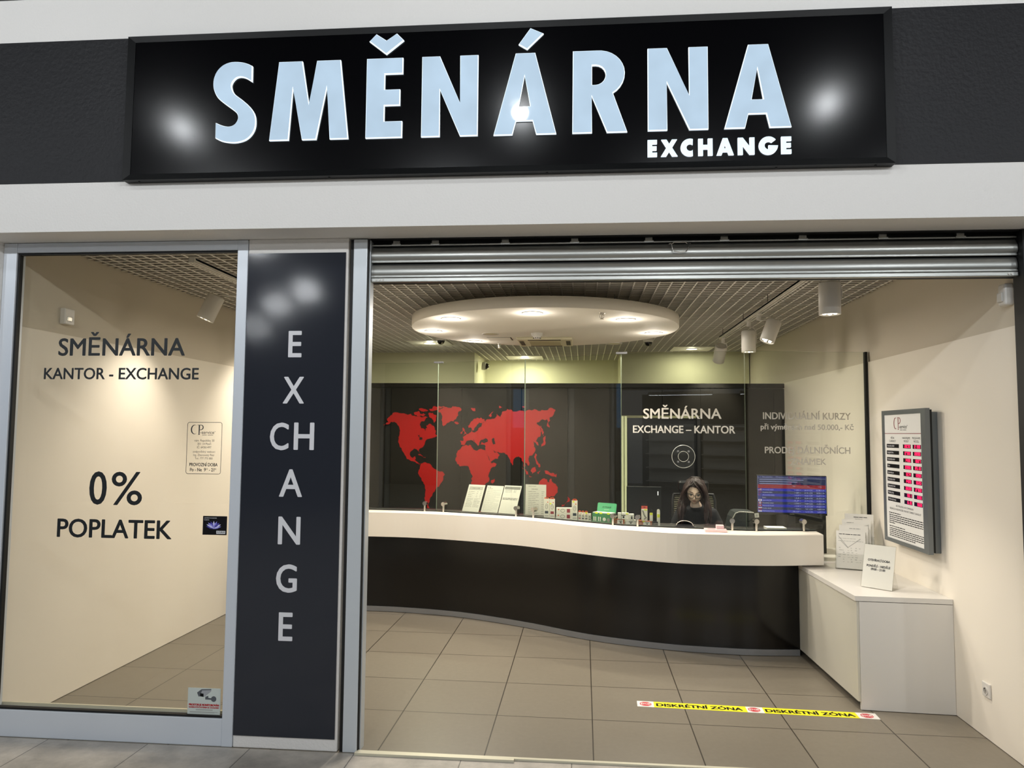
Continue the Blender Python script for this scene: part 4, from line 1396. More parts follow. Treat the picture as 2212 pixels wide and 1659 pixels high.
b.text('CURRENCY', 0.214, None, 1.734, 0.015, f, 0, align='c')
b.build('column_heading', M['ink'], face)
b = MB(BT)
b.text('NAKUPUJEME', 0.443, None, 1.758, 0.014, f, 0, align='c')
b.text('WE BUY', 0.443, None, 1.735, 0.015, f, 0, align='c')
b.build('column_heading', M['ink'], face)
b = MB(BT)
b.text('PRODÁVÁME', 0.600, None, 1.758, 0.014, f, 0, align='c')
b.text('WE SELL', 0.600, None, 1.735, 0.015, f, 0, align='c')
b.build('column_heading', M['ink'], face)
b = MB(BT)
b.text('BEZ POPLATKU, NO COMMISSION', 0.385, None, 1.262, 0.0125, f, 0, align='c')
b.text('NEJEDNÁ SE O KURZOVNÍ LÍSTEK, THIS IS NOT CURRENCY CHANGE LIST', 0.135, 0.64, 1.237, 0.0125, f, 0)
rng = random.Random(3)
for z, wd in [(1.208, .20)] + [(1.192 - .0145 * i, .545) for i in range(4)] + [(1.134, .10)] + [(1.110, .26)] + [(1.094 - .0135 * i, .548) for i in range(4)] + [(1.040, .42)]:
    x = 0.122
    while x < 0.122 + wd:
        w_ = rng.uniform(.014, .045)
        b.box(x, min(x + w_, 0.122 + wd), f, f + .0003, z, z + .0062)
        x += w_ + .006
b.build('print', M['ink'], face)
rates = [('Americký dolar', '20.70', '21.90'), ('Anglická libra', '27.90', '28.90'), ('Australský dolar', '14.36', '16.07'), ('Euro', '23.90', '25.10'), ('Japonský jen', '13.74', '13.90'), ('Kanadský dolar', '14.89', '16.20'), ('Švýcarský frank', '26.30', '27.60'), ('Polský zlotý', '5.61', '6.00'), ('Maďarský forint', '6.10', '6.60')]
SEG = {'0': 'abcdef', '1': 'bc', '2': 'abged', '3': 'abgcd', '4': 'fgbc', '5': 'afgcd', '6': 'afgedc', '7': 'abc', '8': 'abcdefg', '9': 'abcdfg'}


def digits(b, s, xr, z0, h, w, y, mi):
    x = xr
    for ch in s[::-1]:
        if ch == '.':
            b.box(x + 0.001, x + 0.0045, y, y + .0003, z0, z0 + 0.0035, mi)
            continue
        x -= w * 1.32
        tk = w * 0.24
        q = {'a': (0, 1, h - tk, h), 'd': (0, 1, 0, tk), 'g': (0, 1, h / 2 - tk / 2, h / 2 + tk / 2), 'f': (0, 0, h / 2, h), 'e': (0, 0, 0, h / 2), 'b': (1, 1, h / 2, h), 'c': (1, 1, 0, h / 2)}
        for s_ in SEG[ch]:
            u0, u1, za, zb_ = q[s_]
            xa = x if u0 == 0 else x + w - tk
            xb = x + w if u1 == 1 else x + tk
            b.box(xa, xb, y, y + .0003, z0 + za, z0 + zb_, mi)


for i, (nm, buy, sell) in enumerate(rates):
    z = 1.706 - 0.0494 * i
    b = MB(BT)
    b.box(0.108, 0.320, f, f + .001, z - .0145, z + .0135, 0)
    b.text(nm, 0.120, None, z - .006, .0135, f - .0003, 1)
    b.build('currency_plate', [M['ink'], M['vinylw']], face)
    for x0, x1, s in ((0.387, 0.513, buy), (0.541, 0.667, sell)):
        b = MB(BT)
        b.box(x0, x1, f, f + .001, z - .0145, z + .0135, 0)
        digits(b, s, x1 - 0.006, z - .0105, .021, .0175, f - .0004, 1)
        b.build('led_display', [M['ledbg'], M['led']], face)

# ================================================================ SMALL WALL FITTINGS
t = thing('wall_socket', 'white round-holed power socket low on the right wall', 'socket', (2.375, 4.634, 0.29))
b = MB()
b.rbox(2.364, 2.375, 4.592, 4.676, 0.248, 0.332, 0.004)
b.build('plate', M['white'], t)
b = MB()
b.cyl((2.365, 4.634, 0.287), (2.360, 4.634, 0.287), 0.024, n=26)
b.build('insert', M['white'], t)
b = MB()
b.cyl((2.3598, 4.634, 0.287), (2.3592, 4.634, 0.287), 0.018, n=26)
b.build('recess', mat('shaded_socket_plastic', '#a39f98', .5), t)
b = MB()
b.cyl((2.3591, 4.643, 0.287), (2.3588, 4.643, 0.287), 0.0028, n=10)
b.cyl((2.3591, 4.625, 0.287), (2.3588, 4.625, 0.287), 0.0028, n=10)
b.cyl((2.359, 4.634, 0.298), (2.353, 4.634, 0.298), 0.0025, n=10)
b.build('contact', M['ink'], t)
t = thing('motion_detector', 'white motion detector high on the right wall under the shutter', 'alarm sensor', (2.39, 4.29, 2.575))
b = MB()
b.rbox(2.34, 2.392, 4.25, 4.32, 2.515, 2.64, 0.012)
b.build('housing', M['white'], t)
b = MB()
b.rbox(2.328, 2.345, 4.26, 4.31, 2.535, 2.59, 0.006)
b.build('lens', mat('milky_lens', '#c9c6bf', .35), t)
t = thing('alarm_keypad', 'small white alarm box on the upper left wall seen through the window', 'alarm sensor', (-3.465, 4.50, 2.53))
b = MB()
b.rbox(-3.466, -3.425, 4.455, 4.545, 2.478, 2.585, 0.006)
b.build('housing', M['white'], t)
b = MB()
b.rbox(-3.428, -3.420, 4.475, 4.515, 2.50, 2.53, 0.003)
b.build('lens', M['chrome'], t)

# ================================================================ FLOOR TAPE
TT = Matrix.Translation((0.357, 4.975, 0)) @ Matrix.Rotation(-0.026, 4, 'Z') @ Matrix.Rotation(R(-90), 4, 'X')
t = thing('floor_tape', 'yellow and white floor tape reading DISKRÉTNÍ ZÓNA with red STOP signs', 'floor tape', (1.1, 4.95, 0.0))
b = MB(TT)
h = 0.049
for x0, x1, mi in [(0, 0.108, 1), (0.108, 0.70, 0), (0.70, 0.806, 1), (0.806, 1.384, 0), (1.384, 1.508, 1)]:
    b.box(x0, x1, -0.0012, -0.0002, -h, h, mi)
b.build('strip', [M['yellow'], M['tapew']], t)
for x in (0.055, 0.748, 1.443):
    b = MB(TT)
    b.prism_xz([[(x + 0.040 * math.cos(R(22.5 + 45 * k)), 0.040 * math.sin(R(22.5 + 45 * k))) for k in range(8)]], -0.0016, None, 0)
    b.prism_xz([[(x + 0.034 * math.cos(R(22.5 + 45 * k)), 0.034 * math.sin(R(22.5 + 45 * k))) for k in range(8)], [(x + 0.0315 * math.cos(R(22.5 + 45 * k)), 0.0315 * math.sin(R(22.5 + 45 * k))) for k in range(8)]], -0.0019, None, 1)
    b.text('STOP', x - 0.029, x + 0.029, -0.010, 0.020, -0.0019, 1, .0012)
    b.build('stop_sign', [M['stop'], M['tapew']], t)
for x0, x1 in ((0.126, 0.672), (0.820, 1.366)):
    b = MB(TT)
    b.text('DISKRÉTNÍ ZÓNA', x0, x1, -0.027, 0.046, -0.0016, 0, .003)
    b.build('text_line', M['ink'], t)

# ================================================================ PAPERS AND STANDS


def lean_frame(x, y, z, yaw, lean):
    """local frame of a sheet leaning back: x along its foot, z up the sheet, -y its face"""
    return Matrix.Translation((x, y, z)) @ Matrix.Rotation(yaw, 4, 'Z') @ Matrix.Rotation(-lean, 4, 'X')


def ruled(b, x0, x1, z0, z1, n, y, mi, rng, h=0.0035, gap=0.75):
    for i in range(n):
        z = z1 - (z1 - z0) * i / max(1, n - 1)
        x = x0
        lim = x1 - (rng.random() < .3) * (x1 - x0) * .3
        while x < lim:
            w_ = rng.uniform(.012, .04)
            b.box(x, min(x + w_, lim), y, y + .0001, z - h / 2, z + h / 2, mi)
            x += w_ + .004


def price_stand(name, label, x, y, yaw, lean, w_, h_, style, z=0.985):
    T = lean_frame(x, y, z + 0.004, yaw, lean)
    t = thing(name, label, 'paper stand', (x, y, z), 'price lists in stands on the counter')
    b = MB(T)
    b.box(-w_ / 2, w_ / 2, -0.0015, 0.0015, 0, h_)
    b.build('sheet', M['paper'], t)
    b = MB(T)
    rng = random.Random(len(label))
    yy = -0.0017
    if style == 0:
        b.box(-w_ * .42, w_ * .42, yy, yy + .0001, h_ * .80, h_ * .93, 1)
        b.text('CENÍK SLUŽEB', 0, None, h_ * .85, .009, yy - .0001, 0, align='c')
        ruled(b, -w_ * .4, -w_ * .02, h_ * .55, h_ * .74, 4, yy, 2, rng)
        ruled(b, w_ * .1, w_ * .2, h_ * .55, h_ * .74, 4, yy, 2, rng)
        ruled(b, w_ * .3, w_ * .42, h_ * .55, h_ * .74, 4, yy, 2, rng)
        ruled(b, -w_ * .4, -w_ * .02, h_ * .18, h_ * .48, 8, yy, 2, rng)
        ruled(b, w_ * .05, w_ * .42, h_ * .18, h_ * .48, 8, yy, 2, rng)
    elif style == 1:
        cp_logo(b, -w_ * .42, h_ * .88, .022, yy, 0, 0)
        ruled(b, -w_ * .42, w_ * .42, h_ * .05, h_ * .84, 24, yy, 3, rng, .003)
    elif style == 2:
        b.box(-w_ * .46, w_ * .46, yy, yy + .0001, h_ * .86, h_ * .96, 2)
        ruled(b, -w_ * .4, 0, h_ * .76, h_ * .84, 3, yy, 2, rng)
        ruled(b, w_ * .1, w_ * .25, h_ * .76, h_ * .84, 3, yy, 2, rng)
        ruled(b, -w_ * .44, w_ * .42, h_ * .50, h_ * .54, 2, yy, 0, rng, .005)
    else:
        ruled(b, -w_ * .36, w_ * .2, h_ * .93, h_ * .94, 1, yy, 2, rng)
        b.text('DÁLNICE', -w_ * .05, None, h_ * .83, .010, yy, 0, align='c')
        ruled(b, -w_ * .36, w_ * .15, h_ * .06, h_ * .77, 13, yy, 2, rng)
        ruled(b, w_ * .28, w_ * .42, h_ * .06, h_ * .77, 13, yy, 2, rng)
    b.build('print', [M['ink'], M['inkl'], M['inkg'], M['inkl']], t)
    b = MB(T)
    b.box(-w_ / 2 - .004, w_ / 2 + .004, -0.006, -0.004, 0, h_ + .003)
    b.box(-w_ / 2 - .004, w_ / 2 + .004, 0.0025, 0.0045, 0, h_ + .003)
    b.build('acrylic_cover', M['acryl'], t)
    b = MB(Matrix.Translation((x, y, z)) @ Matrix.Rotation(yaw, 4, 'Z'))
    b.box(-w_ / 2, w_ / 2, 0.0, 0.10, 0.0, 0.003)
    b.build('foot', M['acryl'], t)


price_stand('price_list_stand', 'leftmost leaning price list with a grey heading on the counter', -1.125, 7.23, R(-22), R(28), 0.190, 0.292, 0)
price_stand('price_list_stand', 'leaning printed notice with a small logo between two price lists', -0.930, 7.19, R(-22), R(28), 0.190, 0.287, 1)
price_stand('price_list_stand', 'leaning notice with two bold lines and a grey heading, third sheet on the counter', -0.745, 7.11, R(-22), R(28), 0.190, 0.297, 2)
price_stand('price_list_stand', 'upright price list in a stand beside the tall cable boxes', -0.458, 7.03, R(-10), R(3), 0.205, 0.292, 3)

# ================================================================ BOXED GOODS ON THE COUNTER
BW = mat('white_carton', '#e8e4d8', .45)
BO = mat('orange_carton', '#d8562a', .5)
BR = mat('brown_carton', '#b4684a', .5)
BG = mat('green_carton', '#2f7d52', .45)
BGL = mat('green_lid_carton', '#58b07f', .45)
LIME = mat('lime_price_tag', '#e3ea3a', .5)
NAVY = mat('navy_print', '#22313f', .45)
WINE = mat('crimson_print', '#8e1830', .45)
GREYP = mat('cable_print', '#6f6f68', .5)
ZC = 0.985


def cable_box(x, w_, h_, d, label, tagc, swatch, y=None, z=ZC, tab=True, flat=False, price=True):
    y = gy(x) + 0.115 if y is None else y
    t = thing('cable_box', label, 'box', (x, y, z), 'white boxed cables on the counter')
    b = MB()
    b.rbox(x - w_ / 2, x + w_ / 2, y, y + d, z, z + h_, 0.0015)
    b.build('carton', BW, t)
    f_ = y - 0.0003
    b = MB()
    if not flat:
        b.box(x - w_ * .32, x + w_ * .32, f_, y, z + h_ * .22, z + h_ * .36, 0)
        b.tube([(x + w_ * .24 * math.cos(R(a)), f_, z + h_ * .60 + h_ * .13 * math.sin(R(a))) for a in range(0, 360, 20)], 0.0016, 5, 1, True)
        b.tube([(x + w_ * .10 * math.cos(R(a)), f_, z + h_ * .60 + h_ * .07 * math.sin(R(a))) for a in range(-90, 180, 20)], 0.0013, 5, 1)
        b.cyl((x + w_ * .2, f_, z + h_ * .82), (x + w_ * .2, y, z + h_ * .82), w_ * .11, n=12, mi=2)
        b.box(x - w_ * .36, x + w_ * .36, f_, y, z + h_ * .06, z + h_ * .14, 3)
    else:
        b.box(x + w_ * .16, x + w_ * .36, f_, y, z + h_ * .16, z + h_ * .82, 0)
        b.tube([(x - w_ * .1 + w_ * .13 * math.cos(R(a)), f_, z + h_ * .5 + h_ * .28 * math.sin(R(a))) for a in range(0, 360, 20)], 0.0016, 5, 1, True)
        b.cyl((x - w_ * .36, f_, z + h_ * .68), (x - w_ * .36, y, z + h_ * .68), h_ * .12, n=12, mi=2)
    b.build('print', [swatch, GREYP, BO, M['inkl']], t)
    if tab:
        b = MB()
        b.prism_xz([[(x - w_ * .42, z + h_), (x + w_ * .42, z + h_), (x + w_ * .36, z + h_ + .012), (x + w_ * .16, z + h_ + .016), (x - w_ * .16, z + h_ + .016), (x - w_ * .36, z + h_ + .012)], [(x - w_ * .22, z + h_ + .005), (x + w_ * .22, z + h_ + .005), (x + w_ * .16, z + h_ + .010), (x - w_ * .16, z + h_ + .010)]], y, y + .0015)
        b.build('hang_tab', BO, t)
    if price:
        b = MB()
        tx, tz = tagc
        b.prism_xz([arc(x + tx * w_, z + tz * h_, .0085, 0, 360, 14)], y - .0009, y - .0003)
        b.build('price_tag', LIME, t)


cable_box(-0.343, 0.050, 0.177, 0.03, 'left of two tall white cable boxes with orange hang tabs, navy square', (.3, .80), NAVY, price=False)
cable_box(-0.289, 0.050, 0.177, 0.03, 'right of two tall white cable boxes with orange hang tabs, crimson square', (-.3, .76), WINE)
cable_box(-0.175, 0.150, 0.052, 0.05, 'bottom white cable box lying flat under its twin on the counter', (0, 0), WINE, tab=False, flat=True, price=False)
cable_box(-0.174, 0.148, 0.052, 0.05, 'upper white cable box lying flat on its twin beside the tall boxes', (0, 0), WINE, z=ZC + 0.0525, y=gy(-0.175) + .115, tab=False, flat=True, price=False)
cable_box(-0.078, 0.052, 0.178, 0.03, 'single tall white cable box standing between flat and small boxes', (-.2, .94), NAVY)
cable_box(-0.031, 0.027, 0.077, 0.03, 'first of three small white boxes with orange tabs, pink print', (0, .5), WINE, price=False)
cable_box(-0.002, 0.028, 0.077, 0.03, 'second of three small white boxes with orange tabs, dark print', (0, .5), NAVY, price=False)
cable_box(0.028, 0.030, 0.077, 0.03, 'third of three small white boxes with orange tabs, lime tag on top', (0, .95), NAVY)
cable_box(0.058, 0.026, 0.070, 0.03, 'plain pale small box squeezed against the green display carton', (0, .5), GREYP, tab=False, price=False)

x0, x1, y = 0.080, 0.255, 6.56
t = thing('display_carton', 'green open display carton with raised lid on the counter', 'box', (0.17, y, ZC))
TY = Matrix.Translation((0.08, 6.575, 0)) @ Matrix.Rotation(R(-30), 4, 'Z')
b = MB(TY)
b.box(0, 0.19, 0, 0.09, ZC, ZC + 0.088)
b.build('carton', BG, t)
b = MB(TY)
b.box(0.004, 0.186, 0.004, 0.086, ZC + 0.088, ZC + 0.094)
b.build('contents', M['paper'], t)
b = MB(TY @ Matrix.Translation((0, 0.09, ZC + 0.088)) @ Matrix.Rotation(R(-12), 4, 'X'))
b.prism_xz([[(0.0, 0.0), (0.19, 0.0)] + arc(0.178, 0.072, 0.012, 0, 90, 4) + arc(0.012, 0.072, 0.012, 90, 180, 4)], -0.002, 0.002)
b.text('AYMAX', 0.05, 0.14, 0.038, 0.016, -0.0024, 1, .0006)
b.box(0.07, 0.12, -0.0023, -0.002, 0.024, 0.026, 2)
b.build('lid', [BGL, mat('dark_green_print', '#1d5a38', .5), M['paper']], t)
b = MB(TY)
for x in (0.014, 0.032, 0.060, 0.078):
    b.rbox(x, x + 0.009, -0.001, 0.0, ZC + 0.018, ZC + 0.055, 0.0004, 0)
b.prism_xz([arc(0.122, ZC + .037, .016, 0, 360, 12)], -0.0008, 0.0, 0)
b.prism_xz([arc(0.163, ZC + .034, .016, 0, 360, 12)], -0.0008, 0.0, 1)
b.build('print', [M['paper'], M['inkg']], t)
for x in (0.03, 0.075, 0.15):
    b = MB(TY)
    b.box(x, x + 0.026, -0.0015, 0.0, ZC + 0.082, ZC + 0.097)
    b.build('price_tag', LIME, t)


def flat_pack(x, w_, h_, z, label, side, y=None, d=0.05, tagat=None, art=True):
    y = gy(x) + 0.11 if y is None else y
    t = thing('charger_box', label, 'box', (x, y, z), 'flat accessory boxes on the counter')
    b = MB()
    b.rbox(x - w_ / 2, x + w_ / 2, y, y + d, z, z + h_, 0.0015)
    b.build('carton', side, t)
    b = MB()
    f_ = y - .0003
    if art:
        b.box(x - w_ * .40, x + w_ * .30, f_, y, z + h_ * .12, z + h_ * .88, 0)
        b.box(x - w_ * .18, x + w_ * .18, f_ - .0002, f_, z + h_ * .55, z + h_ * .68, 1)
        b.cyl((x, f_ - .0003, z + h_ * .34), (x, f_, z + h_ * .34), h_ * .16, n=12, mi=1)
        b.build('print', [M['paper'], M['ink']], t)
    if tagat:
        b = MB()
        b.rbox(x + tagat - .009, x + tagat + .009, y - .0012, y - .0004, z + h_ * .78, z + h_ * .78 + .012, .0003)
        b.build('price_tag', LIME, t)


flat_pack(0.270, 0.030, 0.045, ZC, 'small brown box right at the corner of the green carton', BR, art=False)
flat_pack(0.326, 0.070, 0.045, ZC, 'lower left brown and white accessory box beside the green carton', BR)
flat_pack(0.414, 0.090, 0.042, ZC, 'lower right white accessory box with a lime tag', BW, tagat=0.0)
flat_pack(0.352, 0.094, 0.054, ZC + .0455, 'upper white accessory box with a lime tag stacked beside the green carton', BW, tagat=0.03, y=gy(0.34) + .112)
flat_pack(0.422, 0.042, 0.050, ZC + .0425, 'upper pale accessory box stacked at the right end of the pile', BW, y=gy(0.43) + .112)
flat_pack(0.490, 0.036, 0.042, ZC, 'small brown box left of the red topped earphone pack', BR, art=False)
flat_pack(0.553, 0.085, 0.036, ZC, 'low brown and white box under the red topped earphone pack', BR, tagat=-0.03)
flat_pack(0.622, 0.045, 0.036, ZC, 'small black box at the end of the row of goods', M['black'], art=False)
x = 0.532
t = thing('earphone_pack', 'white earphone pack with a red top standing on a low brown box', 'box', (x, gy(x) + .125, ZC + .036))
y = gy(x) + .118
b = MB()
b.rbox(x - .026, x + .026, y, y + .025, ZC + .0365, ZC + .140, .0015)
b.build('carton', BW, t)
b = MB()
b.prism_xz([[(x - .026, ZC + .140), (x + .026, ZC + .140), (x + .026, ZC + .166), (x - .026, ZC + .166)], [(x - .013, ZC + .152), (x + .013, ZC + .152), (x + .006, ZC + .158), (x - .006, ZC + .158)]], y + .01, y + .013)
b.build('hang_tab', mat('salmon_carton', '#c9564a', .5), t)
b = MB()
for dx in (-.004, .004):
    b.tube([(x - .016 + dx, y - .0006, ZC + .128), (x - .006 + dx, y - .0006, ZC + .095), (x + .010 + dx, y - .0006, ZC + .066)], .0018, 6)
b.tube([(x - .006, y - .0006, ZC + .052), (x + .018, y - .0006, ZC + .068)], .0022, 6)
b.build('print', M['ink'], t)
b = MB()
b.rbox(x - .002, x + .022, y - .0012, y - .0003, ZC + .128, ZC + .139, .0003)
b.build('price_tag', LIME, t)
for x, dark_top, lab, z in [(0.589, True, 'small white tube pack with a black hook, left of two', ZC + .0365), (0.650, False, 'small all white tube pack with a hook, right of two', ZC)]:
    y = gy(x) + .12
    t = thing('tube_pack', lab, 'package', (x, y, z), 'hook topped tube packs')
    hh = ZC + .138 - z
    b = MB()
    b.rbox(x - .0135, x + .0135, y, y + .012, z, z + hh - .03, .003)
    b.build('body', BW, t)
    b = MB()
    b.prism_xz([[(x - .0135, z + hh - .03), (x + .0135, z + hh - .03)] + arc(x, z + hh - .008, .0125, 0, 180, 8)], y + .003, y + .009)
    b.build('cap', M['black'] if dark_top else BW, t)
    b = MB()
    b.rbox(x - .011, x + .011, y - .001, y, z + hh * .52, z + hh * .72, .0003)
    b.build('price_tag', LIME, t)
t = thing('money_tray', 'pale pink plastic money tray on the white counter ledge', 'tray', (1.05, 6.10, ZT))
TP = Matrix.Translation((0.985, 6.11, ZT)) @ Matrix.Rotation(R(-4), 4, 'Z')
b = MB(TP)
PK = mat('pale_pink_plastic', '#e6c9c8', .35)
b.rbox(0, 0.175, -0.06, 0.04, 0, 0.022, .004)
b.build('base', PK, t)
b = MB(TP)
b.rbox(0.095, 0.155, -0.02, 0.045, 0.022, 0.052, .004)
b.build('raised_block', PK, t)
b = MB(TP)
b.rbox(0.025, 0.085, -0.035, 0.005, 0.0205, 0.0225, .0008)
b.build('slot', mat('mauve_plastic', '#9c8085', .4), t)
t = thing('paper_pad', 'white paper pad lying behind the last glass screen near the monitor', 'paper', (1.60, 6.42, ZC))
b = MB()
b.box(1.53, 1.69, 6.30, 6.42, ZC, ZC + .02)
b.build('sheets', M['paper'], t)

# ================================================================ STAFF SIDE
t = thing('rate_monitor', 'flat monitor showing a blue exchange rate table behind the rightmost screen', 'monitor', (1.82, 6.66, 0.73))
MT = Matrix.Translation((1.822, 6.62, 1.258)) @ Matrix.Rotation(R(-5), 4, 'Z')
b = MB(MT)
b.rbox(-0.292, 0.292, 0.0, 0.035, -0.178, 0.166, .004)
b.build('case', M['black'], t)
b = MB(MT)
y = -0.0006
SB = glow('screen_blue', '#2b34c0', 0.62)
SD = glow('screen_slate', '#2a3358', 0.75)
SR = glow('screen_red', '#8c2530', 0.9)
SW = glow('screen_text', '#aeb4e0', 0.85)
SN = glow('screen_navy', '#232a62', 0.8)
b.box(-0.286, 0.286, y, y + .0006, -0.160, 0.160, 1)
b.box(-0.286, 0.286, y - .0002, y, 0.142, 0.160, 4)
b.box(-0.284, 0.284, y - .0003, y, 0.139, 0.1405, 3)
b.box(-0.284, 0.284, y - .0002, y, 0.050, 0.084, 2)
for k in range(9):
    b.box(-0.284, 0.284, y - .0002, y, 0.050 - 0.0232 * (k + 1), 0.050 - 0.0232 * k, 0 if k % 2 == 0 else 1)
for xa in (-0.285, 0.2835):
    b.box(xa, xa + .0015, y - .0003, y, -0.160, 0.160, 3)
scr = b.build('screen', [SB, SD, SR, SW, SN], t)
b = MB(MT)
y2 = -0.0011
b.text('1 / 2  Bez poplatku      CP-service s.r.o., Plzeň', -0.28, 0.02, 0.147, 0.008, y2)
b.text('měna', 0.02, None, 0.068, 0.0065, y2, align='c')
b.text('nákup', 0.14, None, 0.068, 0.0065, y2, align='c')
b.text('prodej', 0.235, None, 0.068, 0.0065, y2, align='c')
for k, (nm, buy, sell) in enumerate(rates):
    z = 0.050 - 0.0232 * k - 0.0165
    b.text(nm, -0.245, None, z, 0.0105, y2)
    b.text(('100 ' if k in (4, 8) else '1 ') + ['USD', 'GBP', 'AUD', 'EUR', 'JPY', 'CAD', 'CHF', 'PLN', 'HUF'][k] + ' =', 0.075, None, z, 0.0105, y2, align='r')
    b.text(buy.replace('.', ',') + ' CZK', 0.175, None, z, 0.0105, y2, align='r')
    b.text(sell.replace('.', ',') + ' CZK', 0.274, None, z, 0.0105, y2, align='r')
for k in range(3):
    b.box(-0.27, 0.10 - k * .05, y2, y2 + .0001, 0.125 - k * .018, 0.129 - k * .018)
b.build('screen_text', SW, scr)
FR, FW, FB = glow('flag_red', '#9c3040', .7), glow('flag_white', '#c8c8dc', .8), glow('flag_blue', '#3a3f88', .8)
for k in range(9):
    b = MB(MT)
    z0, z1 = 0.050 - 0.0232 * k - 0.020, 0.050 - 0.0232 * k - 0.003
    xa, xb = -0.281, -0.251
    if k == 0:
        for s_ in range(5):
            b.box(xa, xb, y2, y2 + .0001, z0 + s_ * .0034, z0 + s_ * .0034 + .0034, s_ % 2)
        b.box(xa, xa + .013, y2 - .0001, y2, z0 + .008, z1, 2)
    elif k in (1, 2):
        b.box(xa, xb, y2, y2 + .0001, z0, z1, 2)
        b.box(xa, xb if k == 1 else xa + .014, y2 - .0001, y2, (z0 + z1) / 2 - .002 + (k == 2) * .004, (z0 + z1) / 2 + .002 + (k == 2) * .004, 0)
        b.box((xa + xb) / 2 - .002 - (k == 2) * .008, (xa + xb) / 2 + .002 - (k == 2) * .008, y2 - .0001, y2, z0, z1, 0)
    elif k == 3:
        b.box(xa, xb, y2, y2 + .0001, z0, z1, 2)
    elif k == 4:
        b.box(xa, xb, y2, y2 + .0001, z0, z1, 1)
        b.prism_xz([arc((xa + xb) / 2, (z0 + z1) / 2, .005, 0, 360, 10)], y2 - .0001, None, 0)
    elif k == 5:
        b.box(xa, xb, y2, y2 + .0001, z0, z1, 0)
        b.box(xa + .007, xb - .007, y2 - .0001, y2, z0, z1, 1)
        b.box(xa + .012, xb - .012, y2 - .0002, y2, z0 + .004, z1 - .004, 0)
    elif k == 6:
        b.box(xa, xb, y2, y2 + .0001, z0, z1, 0)
        b.box(xa + .010, xb - .010, y2 - .0001, y2, z0 + .007, z1 - .007, 1)
        b.box(xa + .0135, xb - .0135, y2 - .0001, y2, z0 + .003, z1 - .003, 1)
    elif k == 7:
        b.box(xa, xb, y2, y2 + .0001, (z0 + z1) / 2, z1, 1)
        b.box(xa, xb, y2, y2 + .0001, z0, (z0 + z1) / 2, 0)
    else:
        for s_, c_ in enumerate((1, 1, 0)):
            b.box(xa, xb, y2, y2 + .0001, z0 + s_ * .0057, z0 + s_ * .0057 + .0057, c_)
    b.build('flag_print', [FR, FW, FB], scr)
b = MB(MT)
b.box(-0.02, 0.02, -.0006, 0, -0.172, -0.168)
b.build('badge', M['chrome'], t)
b = MB(MT)
b.rbox(-0.03, 0.03, 0.02, 0.04, -0.50, -0.10, .004)
b.build('stand_neck', M['black'], t)
b = MB(MT)
b.rbox(-0.11, 0.11, -0.07, 0.11, -0.527, -0.512, .004)
b.build('stand_foot', M['black'], t)

t = thing('cash_printer', 'bulky black cash printer behind the blue rate monitor', 'printer', (1.98, 6.92, 0.73))
b = MB()
b.prism_xz([[(1.80, 0.731), (2.16, 0.731), (2.16, 1.06), (2.15, 1.075), (1.84, 1.14), (1.80, 1.13)]], 6.78, 7.06)
b.build('body', M['black'], t)
b = MB()
b.rbox(1.83, 2.13, 6.772, 6.78, 0.95, 0.99, .002)
b.build('slot_panel', M['rubber'], t)
t = thing('banknote_counter', 'dark grey banknote counter with sloping front beside the clerk', 'banknote counter', (1.36, 6.54, 0.745))
b = MB()
b.prism_xz([[(1.20, 0.746), (1.45, 0.746), (1.45, 1.118), (1.33, 1.122), (1.30, 1.112), (1.275, 1.07)]], 6.41, 6.66)
b.build('body', mat('dark_grey_plastic', '#2f3331', .4), t)
b = MB()
b.tube([(1.272, 6.408, 1.062), (1.297, 6.408, 1.108), (1.33, 6.408, 1.120), (1.448, 6.408, 1.116)], .005, 8)
b.build('lit_top_rim', mat('lit_edge_tone', '#a9a79c', .3), t)  # light along the top edge painted as a paler rim
b = MB()
b.tube([(1.385, 6.409, 1.05), (1.395, 6.408, 1.040), (1.415, 6.408, 1.040), (1.425, 6.409, 1.05)], .0025, 6)
b.build('finger_grip', M['rubber'], t)
t = thing('price_ticket', 'tiny white ticket card standing left of the blue rate monitor', 'card', (1.495, 6.45, ZC))
b = MB(Matrix.Translation((1.495, 6.46, ZC + .0)) @ Matrix.Rotation(R(-6), 4, 'Y'))
b.box(-.004, .004, 0.0, .003, 0, .09, 1)
b.box(-.018, .018, -.0015, 0.0, .085, .122, 0)
b.box(-.009, .009, -.0018, -.0015, .094, .113, 2)
b.build('card', [M['paper'], M['black'], M['inkl']], t)
t = thing('staff_monitor', 'black staff monitor seen from behind left of the clerk', 'monitor', (0.55, 6.62, 0.745))
b = MB(Matrix.Translation((0.545, 6.66, 0)) @ Matrix.Rotation(R(-6), 4, 'Z'))
b.rbox(-0.155, 0.155, 0.0, 0.03, 1.02, 1.305, .005)
b.build('case', M['black'], t)
b = MB(Matrix.Translation((0.545, 6.66, 0)) @ Matrix.Rotation(R(-6), 4, 'Z'))
b.rbox(-0.025, 0.025, -0.015, 0.0, 0.76, 1.15, .004)
b.rbox(-0.09, 0.09, -0.08, 0.06, 0.746, 0.758, .003)
b.build('stand', M['black'], t)
b = MB(Matrix.Translation((0.545, 6.66, 0)) @ Matrix.Rotation(R(-6), 4, 'Z'))
b.box(0.12, 0.127, -.0015, 0, 1.23, 1.265)
b.build('painted_reflection', mat('white_reflection_strip', '#dedede', .3, emit='#ffffff', estr=.7), t)  # white light reflection on the case, put in as a glowing strip
t = thing('cable', 'thin black cable looping down behind the counter end onto the cabinet', 'cable', (1.95, 6.5, 0.73))
b = MB()
b.tube([(1.93, 6.60, 0.95), (1.965, 6.56, 0.90), (1.99, 6.50, 0.84), (1.985, 6.46, 0.78), (1.95, 6.45, 0.745), (1.90, 6.47, 0.735), (1.82, 6.50, 0.735)], .0045, 8)
